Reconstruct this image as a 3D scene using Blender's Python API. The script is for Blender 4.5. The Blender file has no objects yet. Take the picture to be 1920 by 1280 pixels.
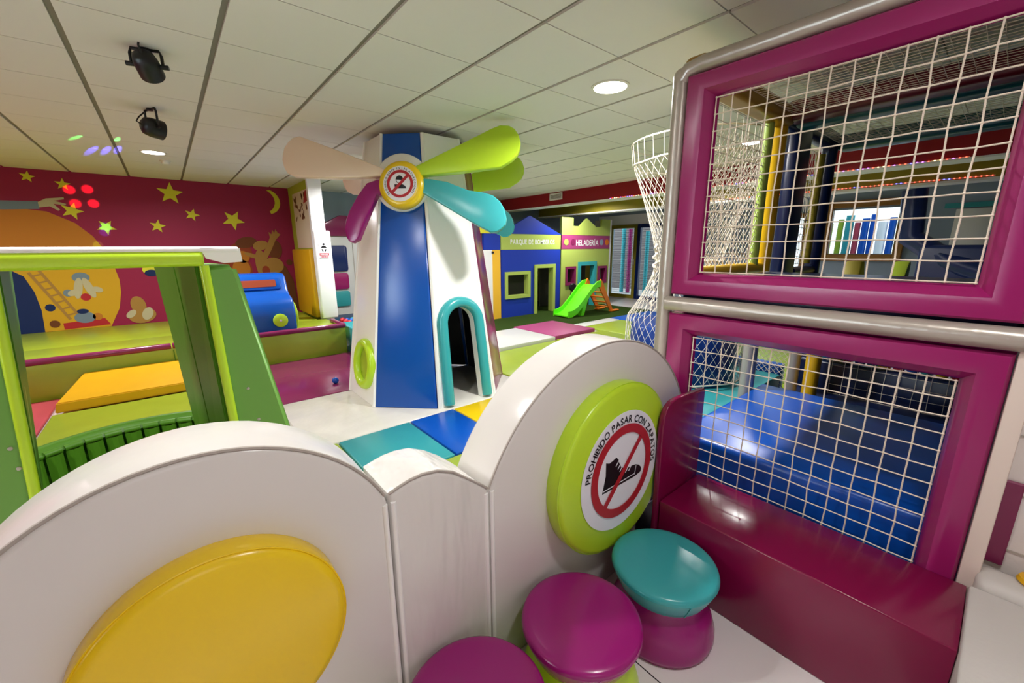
import bpy, bmesh, math, random
from mathutils import Vector, Matrix
random.seed(7)
PI = math.pi
scene = bpy.context.scene
COL = scene.collection
V = Vector

# ------------------------------------------------------------------ materials
def lin(c):
    c = c / 255.0
    return c / 12.92 if c <= 0.04045 else ((c + 0.055) / 1.055) ** 2.4

def mat(name, rgb, rough=0.3, spec=0.5, metal=0.0, bump=0.0, bscale=40.0, var=0.0, vscale=6.0, coat=0.0):
    m = bpy.data.materials.new(name); m.use_nodes = True
    nt = m.node_tree; b = nt.nodes['Principled BSDF']
    c = (lin(rgb[0]), lin(rgb[1]), lin(rgb[2]), 1)
    b.inputs['Base Color'].default_value = c
    b.inputs['Roughness'].default_value = rough
    b.inputs['Metallic'].default_value = metal
    b.inputs['Specular IOR Level'].default_value = spec
    b.inputs['Coat Weight'].default_value = coat
    b.inputs['Coat Roughness'].default_value = 0.08
    tc = nt.nodes.new('ShaderNodeTexCoord')
    if bump > 0:
        n = nt.nodes.new('ShaderNodeTexNoise'); n.inputs['Scale'].default_value = bscale; n.inputs['Detail'].default_value = 3
        bp = nt.nodes.new('ShaderNodeBump'); bp.inputs['Strength'].default_value = bump; bp.inputs['Distance'].default_value = 0.02
        nt.links.new(tc.outputs['Object'], n.inputs['Vector'])
        nt.links.new(n.outputs['Fac'], bp.inputs['Height']); nt.links.new(bp.outputs['Normal'], b.inputs['Normal'])
    if var > 0:
        n2 = nt.nodes.new('ShaderNodeTexNoise'); n2.inputs['Scale'].default_value = vscale; n2.inputs['Detail'].default_value = 4
        mx = nt.nodes.new('ShaderNodeMix'); mx.data_type = 'RGBA'; mx.blend_type = 'MULTIPLY'
        mx.inputs['Factor'].default_value = 1.0
        rp = nt.nodes.new('ShaderNodeValToRGB')
        rp.color_ramp.elements[0].position = 0.3; rp.color_ramp.elements[1].position = 0.7
        k = 1 - var
        rp.color_ramp.elements[0].color = (k, k, k, 1); rp.color_ramp.elements[1].color = (1, 1, 1, 1)
        nt.links.new(tc.outputs['Object'], n2.inputs['Vector']); nt.links.new(n2.outputs['Fac'], rp.inputs['Fac'])
        mx.inputs['A'].default_value = c
        nt.links.new(rp.outputs['Color'], mx.inputs['B']); nt.links.new(mx.outputs['Result'], b.inputs['Base Color'])
    return m

def emit(name, rgb, strength):
    m = bpy.data.materials.new(name); m.use_nodes = True
    nt = m.node_tree; nt.nodes.clear()
    e = nt.nodes.new('ShaderNodeEmission'); o = nt.nodes.new('ShaderNodeOutputMaterial')
    e.inputs['Color'].default_value = (lin(rgb[0]), lin(rgb[1]), lin(rgb[2]), 1); e.inputs['Strength'].default_value = strength
    nt.links.new(e.outputs[0], o.inputs['Surface']); return m

M = dict(
    tile=mat('ceiling_tile', (226, 223, 218), .9, .2, bump=.05, bscale=220),
    grid=mat('ceiling_grid', (132, 128, 118), .6, .3),
    floor=mat('white_floor', (236, 232, 232), .25, .5),
    wall_mag=mat('magenta_paint', (150, 30, 72), .55, .3),
    wall_grey=mat('grey_blue_paint', (142, 158, 176), .7, .3),
    olive=mat('olive_paint', (140, 128, 34), .6, .3),
    limepaint=mat('lime_paint', (178, 190, 60), .6, .3),
    red=mat('red_paint', (140, 14, 24), .5, .3),
    white=mat('white_vinyl', (222, 219, 215), .24, .5, bump=.16, bscale=6),
    whitef=mat('white_vinyl_smooth', (248, 248, 246), .25, .5, bump=.03, bscale=9),
    seam=mat('seam_grey', (176, 168, 160), .6, .2),
    cream=mat('cream_vinyl', (248, 226, 205), .28, .5),
    mag=mat('magenta_vinyl', (150, 26, 98), .27, .5, bump=.03, bscale=12),
    magdark=mat('dark_magenta_panel', (122, 10, 62), .22, .5, bump=.015, bscale=20),
    purple=mat('purple_vinyl', (150, 20, 112), .22, .5, bump=.04, bscale=10),
    plum=mat('plum_vinyl', (128, 38, 84), .2, .5),
    lime=mat('lime_vinyl', (188, 226, 46), .28, .5),
    limemat=mat('lime_mat', (156, 178, 48), .3, .5, var=.08),
    green=mat('green_vinyl', (112, 166, 74), .35, .4, bump=.05, bscale=8),
    greend=mat('dark_green_vinyl', (78, 130, 30), .4, .4, bump=.08, bscale=10),
    teal=mat('teal_vinyl', (58, 166, 172), .25, .5, bump=.04, bscale=9),
    blue=mat('blue_vinyl', (10, 82, 178), .25, .5),
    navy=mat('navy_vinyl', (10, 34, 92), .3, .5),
    yellow=mat('yellow_vinyl', (240, 204, 26), .25, .5, bump=.03, bscale=8),
    yellowb=mat('yellow_block', (216, 164, 22), .35, .4, var=.06),
    pink=mat('pink_mat', (184, 70, 84), .4, .4),
    greymat=mat('grey_mat', (206, 206, 204), .3, .5),
    whitemat=mat('white_floor_mat', (226, 223, 214), .22, .5, bump=.35, bscale=5, var=.12, vscale=3),
    tealmat=mat('teal_mat', (52, 152, 158), .35, .4),
    bluemat=mat('blue_mat', (6, 80, 180), .3, .5),
    silver=mat('silver_vinyl', (178, 170, 160), .3, .5, metal=.25, bump=.2, bscale=10),
    net=mat('net_cord', (236, 226, 208), .8, .2),
    black=mat('black_plastic', (18, 18, 20), .4, .4),
    turf=mat('artificial_turf', (52, 74, 24), .95, .1, bump=.6, bscale=320, var=.25, vscale=90),
    housewall=mat('house_blue', (30, 56, 166), .5, .3),
    houselime=mat('house_lime', (172, 190, 92), .5, .3),
    housemag=mat('house_magenta', (158, 62, 112), .5, .3),
    housewhite=mat('house_white', (236, 236, 236), .5, .3),
    houseyel=mat('house_yellow', (240, 186, 56), .5, .3),
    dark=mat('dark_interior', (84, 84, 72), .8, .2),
    slideg=mat('slide_green', (104, 226, 30), .3, .5),
    orange=mat('slide_orange', (226, 122, 26), .35, .5),
    star=mat('star_yellow', (218, 214, 62), .6, .2),
    mural_o=mat('mural_orange', (190, 122, 44), .6, .2),
    mural_y=mat('mural_yellow', (208, 162, 40), .6, .2),
    mural_b=mat('mural_blue', (26, 44, 92), .6, .2),
    mural_grey=mat('mural_greyblue', (116, 134, 150), .6, .2),
    mural_tan=mat('mural_tan', (168, 128, 66), .6, .2),
    mural_brown=mat('mural_brown', (112, 64, 36), .6, .2),
    mural_rust=mat('mural_rust', (150, 66, 40), .6, .2),
    mural_white=mat('mural_white', (190, 182, 150), .6, .2),
    brick=mat('painted_brick', (226, 220, 216), .6, .3, bump=.1, bscale=30),
    boxgrey=mat('white_counter', (198, 194, 190), .5, .3, bump=.05, bscale=60),
    woodw=mat('white_trim_wood', (232, 218, 208), .5, .3),
    glass=mat('window_pane', (210, 225, 230), .05, .5),
    signred=mat('sign_red', (178, 36, 46), .4, .4),
    signwhite=mat('sign_white', (236, 238, 246), .35, .4),
    orangew=mat('window_frame_brown', (150, 104, 40), .4, .4),
    yellowpost=mat('yellow_post', (224, 178, 24), .3, .5),
    pinkball=mat('red_ball', (190, 30, 44), .3, .5),
    paper=mat('poster_paper', (222, 206, 186), .7, .2),
    beamyel=mat('shaded_yellow_vinyl', (158, 118, 18), .35, .5),  # yellow darkened to carry the shade inside the tower
    beamred=mat('shaded_red_vinyl', (96, 8, 20), .3, .5),  # red with the interior shade put into its colour
    beamteal=mat('shaded_teal_vinyl', (14, 84, 86), .3, .5),  # teal dimmed in colour for the shaded tower interior
    navyd=mat('shaded_navy_vinyl', (6, 22, 62), .3, .5),  # navy deepened, the tower's inner shade is in the colour
    brickout=mat('outside_brick', (128, 118, 116), .8, .2),
    midblue=mat('mid_blue_vinyl', (12, 52, 128), .3, .5),
    blind=mat('blind_grey', (178, 176, 176), .5, .3),
    postlime=mat('pale_lime_foam', (156, 182, 84), .4, .4),
    dome=mat('white_plastic', (226, 222, 214), .4, .4),
)
gl = M['glass'].node_tree.nodes['Principled BSDF']
gl.inputs['Transmission Weight'].default_value = 1.0; gl.inputs['IOR'].default_value = 1.02
M['wrinkle'] = mat('white_vinyl_wrinkled', (222, 219, 215), .24, .5)
_nt = M['wrinkle'].node_tree; _tc = _nt.nodes.new('ShaderNodeTexCoord'); _mp = _nt.nodes.new('ShaderNodeMapping'); _mp.inputs['Scale'].default_value = (16, 10, 3.2); _mp.inputs['Rotation'].default_value = (0, .5, 0)
_no = _nt.nodes.new('ShaderNodeTexNoise'); _no.inputs['Scale'].default_value = 1.0; _no.inputs['Detail'].default_value = 2; _bp = _nt.nodes.new('ShaderNodeBump'); _bp.inputs['Strength'].default_value = .8; _bp.inputs['Distance'].default_value = .02
_nt.links.new(_tc.outputs['Object'], _mp.inputs['Vector']); _nt.links.new(_mp.outputs['Vector'], _no.inputs['Vector']); _nt.links.new(_no.outputs['Fac'], _bp.inputs['Height']); _nt.links.new(_bp.outputs['Normal'], _nt.nodes['Principled BSDF'].inputs['Normal'])
M['lamp'] = emit('lamp_diffuser', (255, 250, 240), 14)
M['led_r'] = emit('led_red', (255, 70, 50), 6); M['led_v'] = emit('led_violet', (190, 90, 255), 6)
M['led_b'] = emit('led_blue', (80, 80, 255), 8); M['led_w'] = emit('led_warm', (255, 220, 150), 7)

# ------------------------------------------------------------------ mesh helpers
def newbm(): return bmesh.new()

def join(bm, tmp):
    me = bpy.data.meshes.new('t'); tmp.to_mesh(me); tmp.free(); bm.from_mesh(me); bpy.data.meshes.remove(me)

def box(bm, lo, hi, r=0.0, seg=3, mtx=None):
    t = bmesh.new(); bmesh.ops.create_cube(t, size=1)
    lo = V(lo); hi = V(hi); d = hi - lo; c = (lo + hi) / 2
    for v in t.verts: v.co = V((v.co.x * d.x + c.x, v.co.y * d.y + c.y, v.co.z * d.z + c.z))
    if r > 0: bmesh.ops.bevel(t, geom=t.edges[:], offset=min(r, min(d) * .49), segments=seg, profile=.5, affect='EDGES')
    if mtx is not None: bmesh.ops.transform(t, matrix=mtx, verts=t.verts[:])
    join(bm, t)

def prism(bm, pts, fr, d0, d1, r=0.0, seg=2):
    """polygon pts (u,w) in frame fr=(origin,u,w,n), extruded n from d0 to d1"""
    o, u, w, n = fr
    t = bmesh.new()
    a = [t.verts.new(o + u * p[0] + w * p[1] + n * d0) for p in pts]
    f = t.faces.new(a)
    ex = bmesh.ops.extrude_face_region(t, geom=[f])
    nv = [g for g in ex['geom'] if isinstance(g, bmesh.types.BMVert)]
    bmesh.ops.translate(t, verts=nv, vec=n * (d1 - d0))
    bmesh.ops.recalc_face_normals(t, faces=t.faces[:])
    if r > 0:
        nvs = set(nv)
        es = [e for e in t.edges if (e.verts[0] in nvs) == (e.verts[1] in nvs)]
        bmesh.ops.bevel(t, geom=es, offset=r, segments=seg, profile=.5, affect='EDGES')
    big = [f for f in t.faces if len(f.verts) > 4]
    bmesh.ops.triangulate(t, faces=big)
    join(bm, t)

def lathe(bm, prof, o, ax=V((0, 0, 1)), n=40):
    """prof: list of (r, h) along axis ax from origin o"""
    ax = V(ax).normalized(); e1 = ax.orthogonal().normalized(); e2 = ax.cross(e1); o = V(o)
    t = bmesh.new(); rings = []
    for r, h in prof:
        if r < 1e-6: rings.append([t.verts.new(o + ax * h)])
        else: rings.append([t.verts.new(o + ax * h + e1 * (r * math.cos(2 * PI * k / n)) + e2 * (r * math.sin(2 * PI * k / n))) for k in range(n)])
    for a, b in zip(rings, rings[1:]):
        for k in range(n):
            k2 = (k + 1) % n
            if len(a) == 1 and len(b) == 1: continue
            if len(a) == 1: t.faces.new((a[0], b[k2], b[k]))
            elif len(b) == 1: t.faces.new((a[k], a[k2], b[0]))
            else: t.faces.new((a[k], a[k2], b[k2], b[k]))
    bmesh.ops.recalc_face_normals(t, faces=t.faces[:])
    join(bm, t)

def cyl(bm, p0, p1, r, n=24, rr=0.0):
    p0 = V(p0); p1 = V(p1); L = (p1 - p0).length
    if rr > 0: pr = [(0, 0), (r - rr, 0), (r - rr * .3, rr * .3), (r, rr), (r, L - rr), (r - rr * .3, L - rr * .3), (r - rr, L), (0, L)]
    else: pr = [(0, 0), (r, 0), (r, L), (0, L)]
    lathe(bm, pr, p0, p1 - p0, n)

def tube(bm, pts, r, n=6, closed=False):
    pts = [V(p) for p in pts]; N = len(pts)
    tans = []
    for i in range(N):
        a = pts[i - 1] if (i > 0 or closed) else pts[i]; b = pts[(i + 1) % N] if (i < N - 1 or closed) else pts[i]
        tans.append((b - a).normalized())
    nor = tans[0].orthogonal().normalized(); rings = []
    for i in range(N):
        nor = (nor - tans[i] * nor.dot(tans[i])); nor = nor.normalized() if nor.length > 1e-6 else tans[i].orthogonal().normalized()
        bi = tans[i].cross(nor)
        rings.append([bm.verts.new(pts[i] + nor * (r * math.cos(2 * PI * k / n)) + bi * (r * math.sin(2 * PI * k / n))) for k in range(n)])
    for i in range(N if closed else N - 1):
        a = rings[i]; b = rings[(i + 1) % N]
        off = 0
        if closed and i == N - 1:
            off = min(range(n), key=lambda q: (a[0].co - b[q].co).length)
        for k in range(n):
            bm.faces.new((a[k], a[(k + 1) % n], b[(k + 1 + off) % n], b[(k + off) % n]))
    if not closed:
        bm.faces.new(rings[0][::-1]); bm.faces.new(rings[-1])

def sphere(bm, c, r, seg=16, sc=(1, 1, 1)):
    t = bmesh.new(); bmesh.ops.create_uvsphere(t, u_segments=seg, v_segments=max(6, seg // 2), radius=r)
    for v in t.verts: v.co = V((v.co.x * sc[0], v.co.y * sc[1], v.co.z * sc[2])) + V(c)
    join(bm, t)

def ring_flat(bm, r0, r1, fr, d0, d1, n=56):
    o, u, w, nn = fr; t = bmesh.new(); R = []
    for (r, d) in ((r0, d0), (r1, d0), (r1, d1), (r0, d1)):
        R.append([t.verts.new(o + u * (r * math.cos(2 * PI * k / n)) + w * (r * math.sin(2 * PI * k / n)) + nn * d) for k in range(n)])
    for i in range(4):
        a = R[i]; b = R[(i + 1) % 4]
        for k in range(n): t.faces.new((a[k], a[(k + 1) % n], b[(k + 1) % n], b[k]))
    bmesh.ops.recalc_face_normals(t, faces=t.faces[:]); join(bm, t)

def disc_pts(r, n=48, a0=0, a1=2 * PI, c=(0, 0)):
    return [(c[0] + r * math.cos(a0 + (a1 - a0) * k / n), c[1] + r * math.sin(a0 + (a1 - a0) * k / n)) for k in range(n)]

def frm(o, u, w):
    o = V(o); u = V(u).normalized(); w = V(w).normalized(); return (o, u, w, u.cross(w).normalized())

_GL = {}
def glyph(ch):
    if ch not in _GL:
        cu = bpy.data.curves.new('g', 'FONT'); cu.body = ch; cu.size = 1.0; cu.offset = .02
        ob = bpy.data.objects.new('g', cu); COL.objects.link(ob)
        dg = bpy.context.evaluated_depsgraph_get(); me = ob.evaluated_get(dg).to_mesh()
        vs = [v.co.copy() for v in me.vertices]; fs = [tuple(p.vertices) for p in me.polygons]
        _GL[ch] = (vs, fs, min([v.x for v in vs], default=0), max([v.x for v in vs], default=.3))
        bpy.data.objects.remove(ob, do_unlink=True); bpy.data.curves.remove(cu)
    return _GL[ch]

def put_glyph(bm, ch, f):
    vs, fs, a, b = glyph(ch)
    nv = [bm.verts.new(f(v.x - a, v.y)) for v in vs]
    for q in fs:
        try: bm.faces.new([nv[i] for i in q])
        except ValueError: pass

def gw(ch): return .28 if ch == ' ' else glyph(ch)[3] - glyph(ch)[2]

def text_line(bm, s, size, fr, c, d, gap=.09, wide=1.0):
    o, u, w, n = fr
    tot = sum(gw(x) for x in s) + gap * (len(s) - 1); x = -tot / 2
    for ch in s:
        if ch != ' ': put_glyph(bm, ch, lambda a, b, x=x: o + u * (c[0] + (x + a) * size * wide) + w * (c[1] + b * size) + n * d)
        x += gw(ch) + gap

def text_arc(bm, s, size, r, a0, a1, fr, d):
    """letters around a circle from angle a0 to a1 (radians, clockwise)"""
    o, u, w, n = fr
    ws = [gw(x) for x in s]; tot = sum(ws); L = (a0 - a1) * r / size; gap = (L - tot) / (len(s) - 1); x = 0
    for ch, cw in zip(s, ws):
        a = a0 - (x + cw / 2) * size / r
        ct, st = math.cos(a), math.sin(a)
        if ch != ' ':
            def f(p, q):
                dx = (p - cw / 2) * size; rr = r + q * size
                X = rr * ct + dx * st; Y = rr * st - dx * ct
                return o + u * X + w * Y + n * d
            put_glyph(bm, ch, f)
        x += cw + gap

def net_patch(bm, P, us, ws, r=.003, jit=.004, ku=True):
    """square knotted net: P(u,w)->(Vector), lists of u and w values"""
    G = {}
    for i, a in enumerate(us):
        for j, b in enumerate(ws):
            p = P(a, b)
            if 0 < i < len(us) - 1 and 0 < j < len(ws) - 1: p = p + V((random.uniform(-jit, jit), random.uniform(-jit, jit), random.uniform(-jit, jit)))
            G[i, j] = p
    for i in range(len(us)): tube(bm, [G[i, j] for j in range(len(ws))], r, 5)
    for j in range(len(ws)): tube(bm, [G[i, j] for i in range(len(us))], r, 5)
    for p in G.values():
        t = bmesh.new(); bmesh.ops.create_icosphere(t, subdivisions=1, radius=r * 1.9)
        bmesh.ops.translate(t, verts=t.verts[:], vec=p); join(bm, t)

def rng(a, b, n): return [a + (b - a) * i / (n - 1) for i in range(n)]

# ------------------------------------------------------------------ object helpers
def obj(name, bm, m, parent=None, smooth=45, label=None):
    me = bpy.data.meshes.new(name); bm.to_mesh(me); bm.free()
    for p in me.polygons: p.use_smooth = smooth > 0
    if smooth > 0: me.set_sharp_from_angle(angle=math.radians(smooth))
    me.materials.append(M[m] if isinstance(m, str) else m)
    o = bpy.data.objects.new(name, me); COL.objects.link(o)
    if parent is not None:
        o.parent = parent; o.matrix_parent_inverse = base(parent).inverted()
    if label: o['label'] = label
    return o

def base(p):
    mm = Matrix.Translation(p.location)
    q = p.parent
    return mm if q is None else mm  # parts are built in world coordinates with no offset of their own

def tag(o, label, cat, group=None):
    o['label'] = label; o['category'] = cat
    if group: o['group'] = group
    return o

def thing(name, label, cat, loc=(0, 0, 0), group=None):
    o = bpy.data.objects.new(name, None); COL.objects.link(o); o.location = loc; o.empty_display_size = .1
    return tag(o, label, cat, group)

def struct(name, bm, m, smooth=30, parent=None):
    o = obj(name, bm, m, parent, smooth)
    if parent is None: o['kind'] = 'structure'
    return o

X, Y, Zv = V((1, 0, 0)), V((0, 1, 0)), V((0, 0, 1))
CZ = 2.556

# ================================================================== SETTING
b = newbm(); box(b, (-3.1, -1.6, -.1), (10.8, 8.6, 0)); struct('floor', b, 'floor')
# thin dark joints between the white floor tiles near the stools
b = newbm()
for x in (-1.08, -.53, .02, .57, 1.12): box(b, (x - .002, -1.6, -.001), (x + .002, .94, .0008))
for y in (-.9, -.35): box(b, (-3, y - .002, -.001), (1.55, y + .002, .0008))
o = obj('tile_joint', b, 'black', bpy.data.objects['floor'], 0)

# ceiling: dropped tiles in a grid (0.6 m)
gx0 = -2.3878 * .6; gy0 = 1.7139 * .6
b = newbm(); box(b, (-3.1, -1.6, CZ + .012), (10.8, 8.6, CZ + .1)); ceil = struct('ceiling', b, 'grid')
b = newbm()
ix0 = int((-3.1 - gx0) / .6) - 1
for i in range(-3, 22):
    for j in range(-5, 14):
        x0 = gx0 + i * .6; y0 = gy0 + j * .6
        xa, xb = max(x0 + .014, -3.1), min(x0 + .586, 10.6); ya, yb = max(y0 + .0035, -1.6), min(y0 + .5965, 8.45)
        if xb - xa < .02 or yb - ya < .02: continue
        box(b, (xa, ya, CZ), (xb, yb, CZ + .014))
obj('ceiling_tiles', b, 'tile', ceil, 0)

# back wall with the painted mural
YB = 8.45
b = newbm(); box(b, (-3.1, YB, 0), (1.87, YB + .12, CZ + .05)); wb = struct('wall_back', b, 'wall_mag')
FB = frm((0, YB, 0), X, Zv)   # normal points to -y
def mural(name, pts, m, k=0, label=None):
    bb = newbm(); prism(bb, pts, FB, 0, .003 + .0012 * k); return obj(name, bb, m, wb, 0, label)
def star_pts(cx, cz, r, rot=0, k=.42):
    return [(cx + (r if i % 2 == 0 else r * k) * math.sin(rot + i * PI / 5), cz + (r if i % 2 == 0 else r * k) * math.cos(rot + i * PI / 5)) for i in range(10)]
for cx, cz, r, ro in ((.2, 2.35, .165, .1), (.425, 2.045, .1, .35), (.965, 1.985, .165, .55), (-.02, 1.86, .1, .2), (-1.24, 2.455, .075, .2), (-.93, 2.385, .08, .1), (-.9, 2.04, .12, .35), (-.59, 1.83, .11, .6)):
    mural('mural_star', star_pts(cx, cz, r, ro), 'star', 3)
# moon
out = [(1.50 + .2 * math.cos(a), 2.31 + .205 * math.sin(a)) for a in [math.radians(t) for t in range(-78, 81, 8)]]
inn = [(1.385 + .235 * math.cos(a), 2.32 + .21 * math.sin(a)) for a in [math.radians(t) for t in range(58, -60, -8)]]
mural('mural_moon', out + inn, 'star', 2)
hill = [(-2.1, .4), (-2.1, 2.0), (-1.7, 2.06), (-1.37, 2.05), (-1.14, 2.02), (-.9, 1.88), (-.75, 1.70), (-.66, 1.5), (-.6, 1.27), (-.575, 1.08), (-.585, .9), (-.64, .66), (-.77, .4)]
mural('mural_sun', hill, 'mural_o', 0)
mural('mural_sand', [(-2.1, .4), (-2.1, 1.25), (-1.5, 1.3), (-1.0, 1.3), (-.6, 1.27), (-.575, 1.08), (-.585, .9), (-.64, .66), (-.77, .4)], 'mural_y', 1)
mural('mural_hill', [(-2.1, .4), (-2.1, 1.32), (-1.62, 1.27), (-1.5, 1.17), (-1.44, .95), (-1.42, .7), (-1.44, .4)], 'mural_b', 2)
bb = newbm(); FBk = FB
for (p, q) in (((-1.45, 1.22), (-1.17, .55)), ((-1.35, 1.24), (-1.07, .58))):
    p, q = V((p[0], 0, p[1])), V((q[0], 0, q[1])); d = (q - p).normalized(); s = V((d.z, 0, -d.x)) * .016
    prism(bb, [((p + s).x, (p + s).z), ((q + s).x, (q + s).z), ((q - s).x, (q - s).z), ((p - s).x, (p - s).z)], FB, 0, .0075)
for t in rng(.08, .92, 7):
    cx = -1.40 + .28 * t; cz = 1.23 - .665 * t
    prism(bb, [(cx - .05, cz - .022), (cx + .05, cz + .008), (cx + .05, cz + .03), (cx - .05, cz)], FB, 0, .007)
obj('mural_ladder', bb, 'mural_tan', wb, 0)
for cx, cz, r, m in ((-1.13, .92, .05, 'mural_grey'), (-.965, .85, .052, 'signred'), (-1.335, .73, .05, 'mural_b'), (-.89, .56, .052, 'mural_o'), (-1.33, .5, .052, 'mural_brown')):
    mural('mural_ball', disc_pts(r, 20, c=(cx, cz)), m, 4)
mural('mural_sleeve', [(-2.1, 2.0), (-2.1, 2.13), (-1.5, 2.14), (-1.2, 2.15), (-1.2, 2.05), (-1.5, 2.03)], 'mural_grey', 3)
mural('mural_hand', [(-1.2, 2.07), (-1.2, 2.14), (-1.12, 2.19), (-.95, 2.215), (-.95, 2.19), (-1.05, 2.165), (-.94, 2.13), (-.95, 2.11), (-1.06, 2.125), (-1.01, 2.05), (-1.03, 2.035), (-1.1, 2.09)], 'mural_white', 3)
mural('mural_leaf', [(-2.1, 2.36), (-2.1, 2.2), (-1.6, 2.18), (-1.72, 2.24), (-1.5, 2.25), (-1.66, 2.29), (-1.5, 2.31), (-1.7, 2.35), (-1.55, 2.4)], 'mural_rust', 2)
def blob(cx, cz, rx, rz, rot=0, n=22):
    return [(cx + rx * math.cos(a) * math.cos(rot) - rz * math.sin(a) * math.sin(rot), cz + rx * math.cos(a) * math.sin(rot) + rz * math.sin(a) * math.cos(rot)) for a in [2 * PI * i / n for i in range(n)]]
# small pale animals, plain painted shapes
def animal_small(x, z, s, m1, m2):
    mural('mural_animal', blob(x, z, .13 * s, .09 * s, .2), m1, 3); mural('mural_animal', blob(x - .02 * s, z + .13 * s, .07 * s, .11 * s, .1), m1, 4)
    mural('mural_animal', blob(x + .05 * s, z + .02 * s, .05 * s, .08 * s, -.4), m2, 5); mural('mural_animal', blob(x - .1 * s, z + .03 * s, .06 * s, .035 * s, .8), m2, 5)
mural('mural_animal', blob(-.97, 1.13, .09, .07), 'mural_grey', 3)
mural('mural_animal', blob(-1.02, .98, .045, .15, -.2), 'mural_white', 4); mural('mural_animal', blob(-.91, .98, .045, .15, .25), 'mural_white', 4)
mural('mural_animal', blob(-1.08, .92, .06, .04, .5), 'mural_white', 5); mural('mural_animal', blob(-.83, .95, .06, .04, -.4), 'mural_white', 5)
animal_small(-.4, .52, 1.25, 'mural_tan', 'mural_white')
mural('mural_cap', blob(-1.02, .56, .11, .08), 'mural_grey', 4); mural('mural_cap', blob(-1.03, .65, .06, .035), 'mural_b', 5); mural('mural_cap', [(-1.25, .41), (-1.25, .5), (-.82, .53), (-.77, .43)], 'signred', 3)
mural('mural_animal', blob(-.22, 1.21, .08, .07), 'star', 2); mural('mural_animal', blob(-.2, 1.16, .08, .05), 'mural_b', 3)
# brown and tan animals above the blue car
mural('mural_animal', blob(1.0, 1.45, .17, .17), 'mural_rust', 2); mural('mural_animal', blob(1.1, 1.62, .16, .09, .2), 'mural_brown', 3); mural('mural_animal', blob(1.02, 1.38, .1, .1), 'mural_o', 4)
mural('mural_animal', blob(.92, 1.15, .22, .28), 'mural_rust', 2); mural('mural_animal', blob(.98, 1.18, .13, .16), 'mural_o', 4)
mural('mural_animal', blob(1.3, 1.22, .1, .28, .1), 'mural_tan', 4); mural('mural_animal', blob(1.31, 1.57, .12, .08, .3), 'mural_tan', 5)
mural('mural_animal', [(1.3, 1.38), (1.36, 1.30), (1.47, 1.5), (1.55, 1.66), (1.64, 1.76), (1.6, 1.79), (1.57, 1.85), (1.545, 1.78), (1.52, 1.84), (1.5, 1.76), (1.46, 1.8), (1.47, 1.71), (1.4, 1.55)], 'mural_tan', 6)
mural('mural_animal', blob(1.16, 1.4, .12, .035, -.4), 'mural_tan', 6)
mural('mural_animal', blob(1.52, 1.5, .115, .17), 'mural_brown', 5); mural('mural_animal', blob(1.47, 1.22, .16, .14), 'mural_tan', 7); mural('mural_animal', blob(1.34, 1.14, .06, .08), 'mural_rust', 8)
mural('mural_animal', [(1.5, 1.3), (1.66, 1.2), (1.76, .95), (1.8, .42), (1.3, .42), (1.3, .9), (1.42, 1.1)], 'mural_brown', 4); mural('mural_animal', blob(1.73, 1.27, .05, .05), 'mural_brown', 3)

b = newbm(); box(b, (1.87, YB, 0), (10.72, YB + .12, CZ + .05)); wf = struct('wall_far', b, 'wall_grey')
b = newbm(); box(b, (4.6, YB - .012, 0), (10.6, YB, 1.95)); obj('lower_paint', b, 'olive', wf, 0)
b = newbm()
box(b, (-3.22, -1.6, 0), (-3.1, .3, CZ + .05)); box(b, (-3.22, 3.3, 0), (-3.1, 8.57, CZ + .05)); box(b, (-3.22, .3, 0), (-3.1, 3.3, 1.0)); box(b, (-3.22, .3, 2.35), (-3.1, 3.3, CZ + .05)); struct('wall_left', b, 'wall_mag')
b = newbm()
for (ya, yb) in ((.3, 1.8), (1.8, 3.3)):
    box(b, (-3.18, ya, 1.0), (-3.12, ya + .05, 2.35)); box(b, (-3.18, yb - .05, 1.0), (-3.12, yb, 2.35)); box(b, (-3.18, ya + .05, 1.0), (-3.12, yb - .05, 1.05)); box(b, (-3.18, ya + .05, 2.3), (-3.12, yb - .05, 2.35))
w3 = struct('fill_window', b, 'housewhite')  # unseen window, added to let fill light reach the windmill
b = newbm(); box(b, (-3.155, .35, 1.05), (-3.148, 3.25, 2.3)); obj('pane', b, 'glass', w3, 0)
_l = bpy.data.lights.new('daylight_fill', 'AREA'); _l.shape = 'RECTANGLE'; _l.size = 2.9; _l.size_y = 1.3; _l.energy = 140; _l.color = (.95, .98, 1)  # added area light outside the unseen window, fill for the windmill
_o = bpy.data.objects.new('daylight_fill', _l); COL.objects.link(_o); _o.location = (-3.4, 1.8, 1.68); _o.rotation_euler = V((1, 0, 0)).to_track_quat('-Z', 'Z').to_euler()
b = newbm(); box(b, (2.03, -.95, 0), (10.72, -.85, CZ + .05)); struct('wall_side', b, 'navy')
# wall behind the camera with a daylight window
b = newbm()
box(b, (-3.1, -1.72, 0), (-.9, -1.6, CZ + .05)); box(b, (.1, -1.72, 0), (2.15, -1.6, CZ + .05)); box(b, (-.9, -1.72, 0), (.1, -1.6, 1.3)); box(b, (-.9, -1.72, 2.1), (.1, -1.6, CZ + .05)); struct('wall_front', b, 'brick')
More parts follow.
